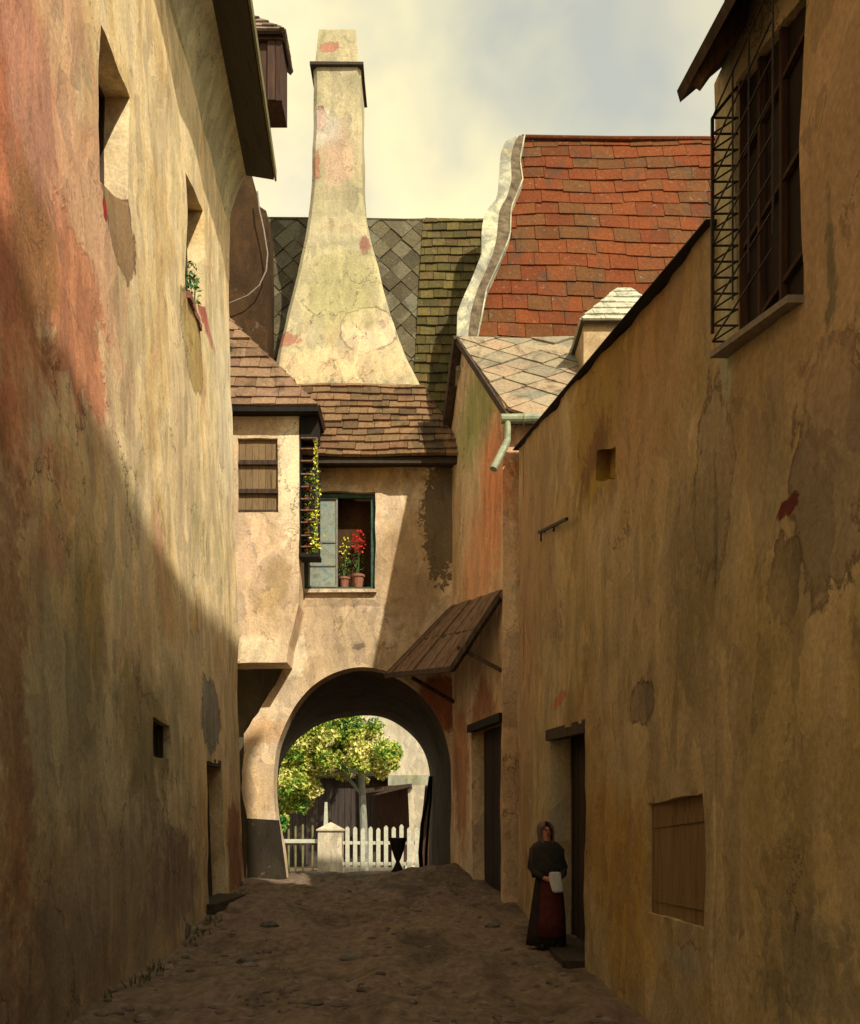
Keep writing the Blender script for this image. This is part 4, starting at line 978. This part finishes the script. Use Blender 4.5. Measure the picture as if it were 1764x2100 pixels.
for x, h in ((575, 1700), (592, 1700), (606, 1694), (621, 1690), (641, 1692)):
    m = MB(); p = U(x, h, 45.4); picket(m, p.x, 45.43, .09, gz(-4, 45.4)-.05, p.z); m.build('picket', M['olive_trim'], f2)
po = tag(MB().build('x', None) if False else None, '', '') if False else None
m = MB(); p = U(668, 1645, 47.5); m.loft([sq(p.x-.22, p.x+.18, 47.5, 47.8, gz(-5, 47)-.1), sq(p.x-.05, p.x+.08, 47.5, 47.62, p.z)]); b_ = (p.x, 47.5, gz(-5, 47))
tag(m.build('post', M['white_paint'], None, base=b_), 'tapering white post standing behind the gate pillar', 'post')
# tree
tr = thing('tree', 'bright yellow green tree in sunlight framed by the arch', 'tree', (U(746, 0, 48).x, 48, gz(-3, 48)))
m = MB(); P_ = lambda x, y, Y=48: U(x, y, Y)
simple('bark', [(110, 104, 84), (150, 138, 110)], scale=6, stretch=(2, 2, .5))
m.tube([P_(747, 1800), P_(746, 1700), P_(743, 1620), P_(738, 1560), P_(725, 1500), P_(715, 1420)], [.24, .2, .17, .14, .1, .06], 10)
m.tube([P_(743, 1630), P_(700, 1580), P_(640, 1545), P_(600, 1530)], [.1, .08, .06, .03], 8); m.tube([P_(740, 1580), P_(775, 1540), P_(800, 1510)], [.1, .07, .03], 8)
m.tube([P_(700, 1580), P_(640, 1600), P_(600, 1620)], [.07, .05, .03], 8)
m.build('trunk', M['bark'], tr)
m = MB()
cl_ = [(700, 1480, 46, .8), (640, 1510, 40, 1), (600, 1550, 34, 1), (590, 1605, 34, 1), (620, 1630, 30, 1), (585, 1655, 26, 1), (655, 1560, 34, 1), (690, 1545, 30, 1), (720, 1520, 34, 1), (760, 1505, 32, 1), (790, 1540, 30, 1), (775, 1575, 22, 1), (800, 1560, 20, 1), (735, 1570, 22, 1), (640, 1400, 70, 1), (740, 1400, 70, 1), (560, 1450, 60, 1), (555, 1540, 40, 1), (560, 1640, 30, 1), (700, 1585, 16, 1), (650, 1600, 22, 1), (740, 1600, 14, 1), (600, 1500, 40, 1), (640, 1470, 40, 1), (600, 1590, 36, 1), (625, 1590, 30, 1), (575, 1690, 18, 1), (680, 1560, 30, 1), (735, 1545, 30, 1), (660, 1500, 40, 1), (585, 1560, 34, 1), (580, 1610, 30, 1), (600, 1650, 26, 1), (570, 1500, 50, 1), (615, 1545, 36, 1), (575, 1672, 20, 1), (640, 1610, 22, 1), (810, 1535, 16, 1), (760, 1550, 26, 1)]
for x, y, r, k in cl_:
    Yc = 48+random.uniform(-1.5, 1.2); c = U(x, y, Yc); rr = r*Yc/F*1.05
    for s in range(5):
        cc = c+Vector([random.uniform(-.55, .55)*rr for _ in range(3)]); leaves(m, cc, (rr*.62,)*3, int(50+rr*rr*150), .115, .8)
m.build('crown', M['tree_leaf'], tr, fix=False)
# dark basin in the passage
bs = thing('basin', 'dark hourglass shaped basin standing on the ground inside the arch', 'basin', (U(816, 0, 24).x, 24.2, gz(U(816, 0, 24).x, 24.2)))
bx = U(816, 0, 24.2).x; z0 = gz(bx, 24.2)-.02; zt_ = U(0, 1718, 24.2).z; H = zt_-z0
def ring(r, z, n=18): return [(bx+math.cos(k*2*math.pi/n)*r*.86, 24.2+math.sin(k*2*math.pi/n)*r*.86, z0+z*H) for k in range(n)]
m = MB(); m.loft([ring(.045, .36), ring(.10, .46), ring(.20, .72), ring(.265, .95), ring(.29, 1), ring(.25, .99), ring(.2, .8)]); m.build('bowl', M['iron'], bs, smooth=True)
m = MB(); m.loft([ring(.30, -.02), ring(.25, .06), ring(.13, .22), ring(.05, .38)]); m.build('foot', M['iron'], bs, smooth=True)
lp_ = thing('leaning_poles', 'two dark bent poles leaning against the inner right wall of the arch', 'poles', (U(872, 0, 28).x, 28, .2))
for dx, r in ((0, .055), (12, .04)):
    m = MB(); Yp = 28.3; m.tube([U(866+dx*.6, 1805, Yp), U(862+dx, 1750, Yp), U(866+dx, 1690, Yp), U(876+dx*.6, 1640, Yp), U(882+dx*.3, 1592, Yp)], [r*1.2, r*1.2, r, r, r*.7], 8); m.build('pole', M['black_wood'], lp_)

# ------------------------------------------------------------------ rubble and weeds along the lane
simple('stone', [(74, 62, 50), (106, 92, 72), (128, 112, 84)], scale=6, bump=.6, dist=.03)
def rock(loc, s, label, group=None):
    L = Vector(loc); bm = bmesh.new(); bmesh.ops.create_icosphere(bm, subdivisions=3, radius=1)
    for v in bm.verts:
        d = 1+.28*noise.noise(v.co*1.3+L*3)+.1*noise.noise(v.co*4+L)
        v.co = Vector((v.co.x*s[0]*d, v.co.y*s[1]*d, v.co.z*s[2]*d))
    me = bpy.data.meshes.new('stone'); bm.to_mesh(me); bm.free(); me.materials.append(M['stone'])
    for p in me.polygons: p.use_smooth = True
    o = bpy.data.objects.new('stone', me); C.objects.link(o); o.location = L; tag(o, label, 'stone', group)
G_ = 'stones lying in the lane'
for px, py, s, lb in [(352, 1915, (.26, .2, .2), 'large rounded stone at the foot of the left wall'), (552, 1897, (.15, .12, .08), 'grey stone in the lane left of the middle'), (720, 1970, (.16, .1, .06), 'flat stone in the middle of the lane'), (508, 1972, (.13, .1, .05), 'low stone in the lane beyond the large one by the wall'),
                      (470, 1825, (.3, .2, .1), 'stone beside the doorway in the left wall'), (205, 2035, (.16, .1, .06), 'small dark stone at the left foot of the lane'), (1010, 1905, (.12, .09, .05), 'small stone on the right of the lane ahead of the woman'), (640, 2060, (.1, .08, .04), 'nearest small stone low in the lane')]:
    Y = 1900*1.6/(py-1700)
    for _ in range(6): Y = (ZE-gz((px-CX)/F*Y, Y))*F/(py-HY)
    x = (px-CX)/F*Y; rock((x, Y, gz(x, Y)+s[2]*.25), s, lb, G_)
m = MB()
for _ in range(750):
    y = 7.4+random.random()**1.6*15; x = random.uniform(XL(y, 0)+.1, 1.5-.03*max(0, y-12)*2); z = gz(x, y)
    if noise.noise(Vector((x*1.1, y*.5, 8))) < -.12+.3*random.random(): continue
    r = random.uniform(.015, .06)*(1.7 if random.random() < .07 else 1); n_ = 6; a0 = random.uniform(0, 6); e_ = random.uniform(.6, 1.4)
    rg = [[(x+math.cos(a0+k*2*math.pi/n_)*r*q_*e_, y+math.sin(a0+k*2*math.pi/n_)*r*q_, z+r*h_) for k in range(n_)] for q_, h_ in ((1, -.3), (1.05, .1), (.7, .42))]
    m.loft(rg)
simple('pebble', [(84, 66, 50), (114, 92, 68), (136, 114, 88)], scale=5, island=.3); w = m.build('gravel', M['pebble'], fix=True); tag(w, 'small loose pebbles scattered over the earth lane', 'gravel', kind='stuff')
m = MB()
for _ in range(420):
    y = random.uniform(7.6, 19); x = XL(y, 0)+.08+abs(random.gauss(0, .10))
    if noise.noise(Vector((y*1.3, 3, 0))) < .0: continue
    z = gz(x, y); h = random.uniform(.04, .12); a = random.uniform(0, 6.28); dx, dy_ = math.cos(a)*.012, math.sin(a)*.012; ln = Vector((random.gauss(0, .04), random.gauss(0, .04), h))
    m.add([(x-dx, y-dy_, z-.01), (x+dx, y+dy_, z-.01), Vector((x, y, z))+ln], [(0, 1, 2)])
flora('weed', [(50, 66, 30), (84, 92, 44)]); w = m.build('grass', M['weed'], fix=False); tag(w, 'thin weeds along the foot of the left wall', 'grass', kind='stuff')

# ------------------------------------------------------------------ woman in the doorway
PX, PY = 1.49, 11.9; PZ = gz(PX, PY)
simple('skin', [(196, 112, 72), (214, 132, 90)], rough=.6, scale=20, bump=.05); simple('shawl_cloth', [(40, 34, 26), (62, 52, 38)], scale=12); simple('scarf_cloth', [(92, 66, 44), (128, 98, 66)], scale=12)
simple('skirt_cloth', [(40, 30, 24), (56, 40, 30)], scale=10); simple('apron_cloth', [(74, 26, 16), (104, 40, 24)], scale=10); simple('paper', [(206, 204, 176), (226, 222, 196)], scale=8, bump=.1); simple('shoe', [(20, 16, 14), (34, 26, 22)], scale=10); simple('eye_dark', [(16, 12, 10), (24, 18, 14)])
wm = thing('person', 'woman in brown headscarf and red apron holding a white bundle by the right doorway', 'person', (PX, PY, PZ))
def q(x, y, z):
    th = .14+max(0, z-1.38)*.7; lean = .03*math.sin(z*2.2)
    return Vector((PX+x*math.cos(th)-y*math.sin(th)+lean, PY+x*math.sin(th)+y*math.cos(th), PZ+z))
V = []; E = []
def av(x, y, z, r): V.append((q(x, y, z), r)); return len(V)-1
def ch(*ids): E.extend((a, b) for a, b in zip(ids, ids[1:]))
pel = av(0, 0, .86, (.15, .11)); wa = av(0, 0, 1.0, (.125, .1)); chs = av(0, 0, 1.16, (.15, .11)); nk0 = av(0, .01, 1.32, (.06, .06)); nk = av(0, 0, 1.375, .05); hd0 = av(0, -.012, 1.43, (.062, .075)); hd1 = av(0, 0, 1.50, (.078, .09)); hd2 = av(0, .01, 1.56, (.06, .07))
ch(pel, wa, chs, nk0, nk, hd0, hd1, hd2)
for s in (-1, 1):
    sh_ = av(s*.15, .01, 1.27, .055); el = av(s*.205, .0, 1.02, .042); wr = av(s*.10, -.19, .90, .028); pm = av(s*.06, -.225, .885, (.034, .02)); ch(nk0, sh_, el, wr, pm)
    for k in range(4):
        a = av(s*(.045-.004*k), -.245, .915-.02*k, .0085); b = av(s*.015, -.262, .912-.021*k, .008); c = av(-s*.008, -.256, .908-.021*k, .007); ch(pm, a, b, c)
    a = av(s*.06, -.25, .925, .009); b = av(s*.04, -.262, .95, .008); ch(pm, a, b)
    hp = av(s*.09, 0, .80, .08); kn = av(s*.09, -.02, .45, .055); an = av(s*.09, .01, .09, .036); to = av(s*.10, -.12, .05, .035); ch(pel, hp, kn, an, to)
bd = skin('body', V, E, M['skin'], wm, 1, root=0)
m = MB(); m.tube([q(0, -.085, 1.515), q(0, -.115, 1.478), q(0, -.088, 1.468)], [.008, .016, .012], 8); m.build('nose', M['skin'], wm, smooth=True)
for s in (-1, 1):
    m = MB(); m.tube([q(s*.028-.012, -.086, 1.512), q(s*.028+.012, -.086, 1.512)], .007, 6); m.build('eye', M['eye_dark'], wm)
simple('lip', [(150, 60, 46), (164, 70, 54)]); m = MB(); m.tube([q(-.02, -.088, 1.443), q(0, -.094, 1.441), q(.02, -.088, 1.443)], .006, 6); m.build('mouth', M['lip'], wm)
def ell(cx, cy, z, rx, ry, n=32, fold=0, nf=9, ph=0): return [q(cx+math.cos(t)*rx*(1+fold*math.sin(nf*t+ph)), cy+math.sin(t)*ry*(1+fold*math.sin(nf*t+ph)), z) for t in [k*2*math.pi/n for k in range(n)]]
m = MB(); m.loft([ell(0, .01, .035, .245, .215, 96, .075, 13), ell(0, .01, .2, .235, .205, 96, .07, 13), ell(0, .01, .45, .215, .185, 96, .055, 13), ell(0, 0, .7, .19, .16, 96, .035, 13), ell(0, 0, .9, .16, .135, 96, .02, 13), ell(0, 0, 1.0, .14, .12, 96, .01, 13)]); m.build('skirt', M['skirt_cloth'], wm, smooth=True)
m = MB(); rings = []
for z, rx, ry in ((.16, .258, .23), (.4, .238, .21), (.65, .21, .182), (.88, .178, .15), (.98, .155, .132)):
    arc = [q(math.sin(t)*rx*(1+.03*math.sin(11*t)), .0-math.cos(t)*ry-.006, z) for t in [-.75+1.5*k/14 for k in range(15)]]
    inn = [p+Vector((0, .01, 0)) for p in reversed(arc)]; rings.append(arc+inn)
m.loft(rings); m.build('apron', M['apron_cloth'], wm, smooth=True)
m = MB(); m.loft([ell(0, .0, .90, .20, .15, 40, .06, 7), ell(0, .0, 1.02, .22, .155, 40, .045, 7), ell(0, .005, 1.15, .225, .15, 40, .03, 7), ell(0, .01, 1.27, .222, .135, 40, .02), ell(0, .01, 1.335, .165, .11, 40), ell(0, .01, 1.36, .12, .095, 40), ell(0, .005, 1.37, .075, .075, 40)]); m.build('shawl', M['shawl_cloth'], wm, smooth=True)
for s in (-1, 1):
    m = MB(); m.tube([q(s*.16, .0, 1.25), q(s*.21, .0, 1.03), q(s*.17, -.10, .955), q(s*.105, -.18, .905)], [.07, .058, .05, .038], 12); m.build('sleeve', M['shawl_cloth'], wm, smooth=True)
# headscarf: hood open at the face
m = MB(); n = 24; rings = []
for (z, rx, ry, cy, op) in ((1.30, .13, .12, .02, .25), (1.36, .11, .11, .01, .55), (1.42, .105, .115, .01, .85), (1.50, .112, .122, .01, .85), (1.555, .105, .116, .01, .42), (1.61, .07, .08, .015, .3), (1.63, .02, .03, .02, .1)):
    arc = [(math.sin(t), math.cos(t)) for t in [op+(2*math.pi-2*op)*k/n for k in range(n+1)]]
    o1 = [q(a*rx, cy-b*ry, z) for a, b in arc]; i1 = [q(a*(rx-.014), cy-b*(ry-.014), z-.004) for a, b in reversed(arc)]; rings.append(o1+i1)
m.loft(rings); m.build('headscarf', M['scarf_cloth'], wm, smooth=True)
for s in (-1, 1):
    m = MB(); m.tube([q(s*.09, .04, .045), q(s*.09, -.06, .045), q(s*.10, -.2, .03), q(s*.10, -.25, .025)], [.04, .045, .04, .02], 10); m.build('shoe', M['shoe'], wm, smooth=True)
m = MB(); rings = []
for z, w_, dd in ((.985, .045, .012), (.97, .075, .022), (.90, .082, .03), (.82, .078, .034), (.745, .07, .028), (.725, .045, .014)):
    rings.append([q(.012+math.cos(t)*w_*(1+.08*math.sin(3*t+z*20))+(.97-z)*.12, -.285+math.sin(t)*dd, z) for t in [k*math.pi/10 for k in range(20)]])
m.loft(rings)
tag(m.build('bundle', M['paper'], None, base=q(0, -.27, .82)), 'white paper bundle held in the woman\'s hands at her waist', 'bundle')
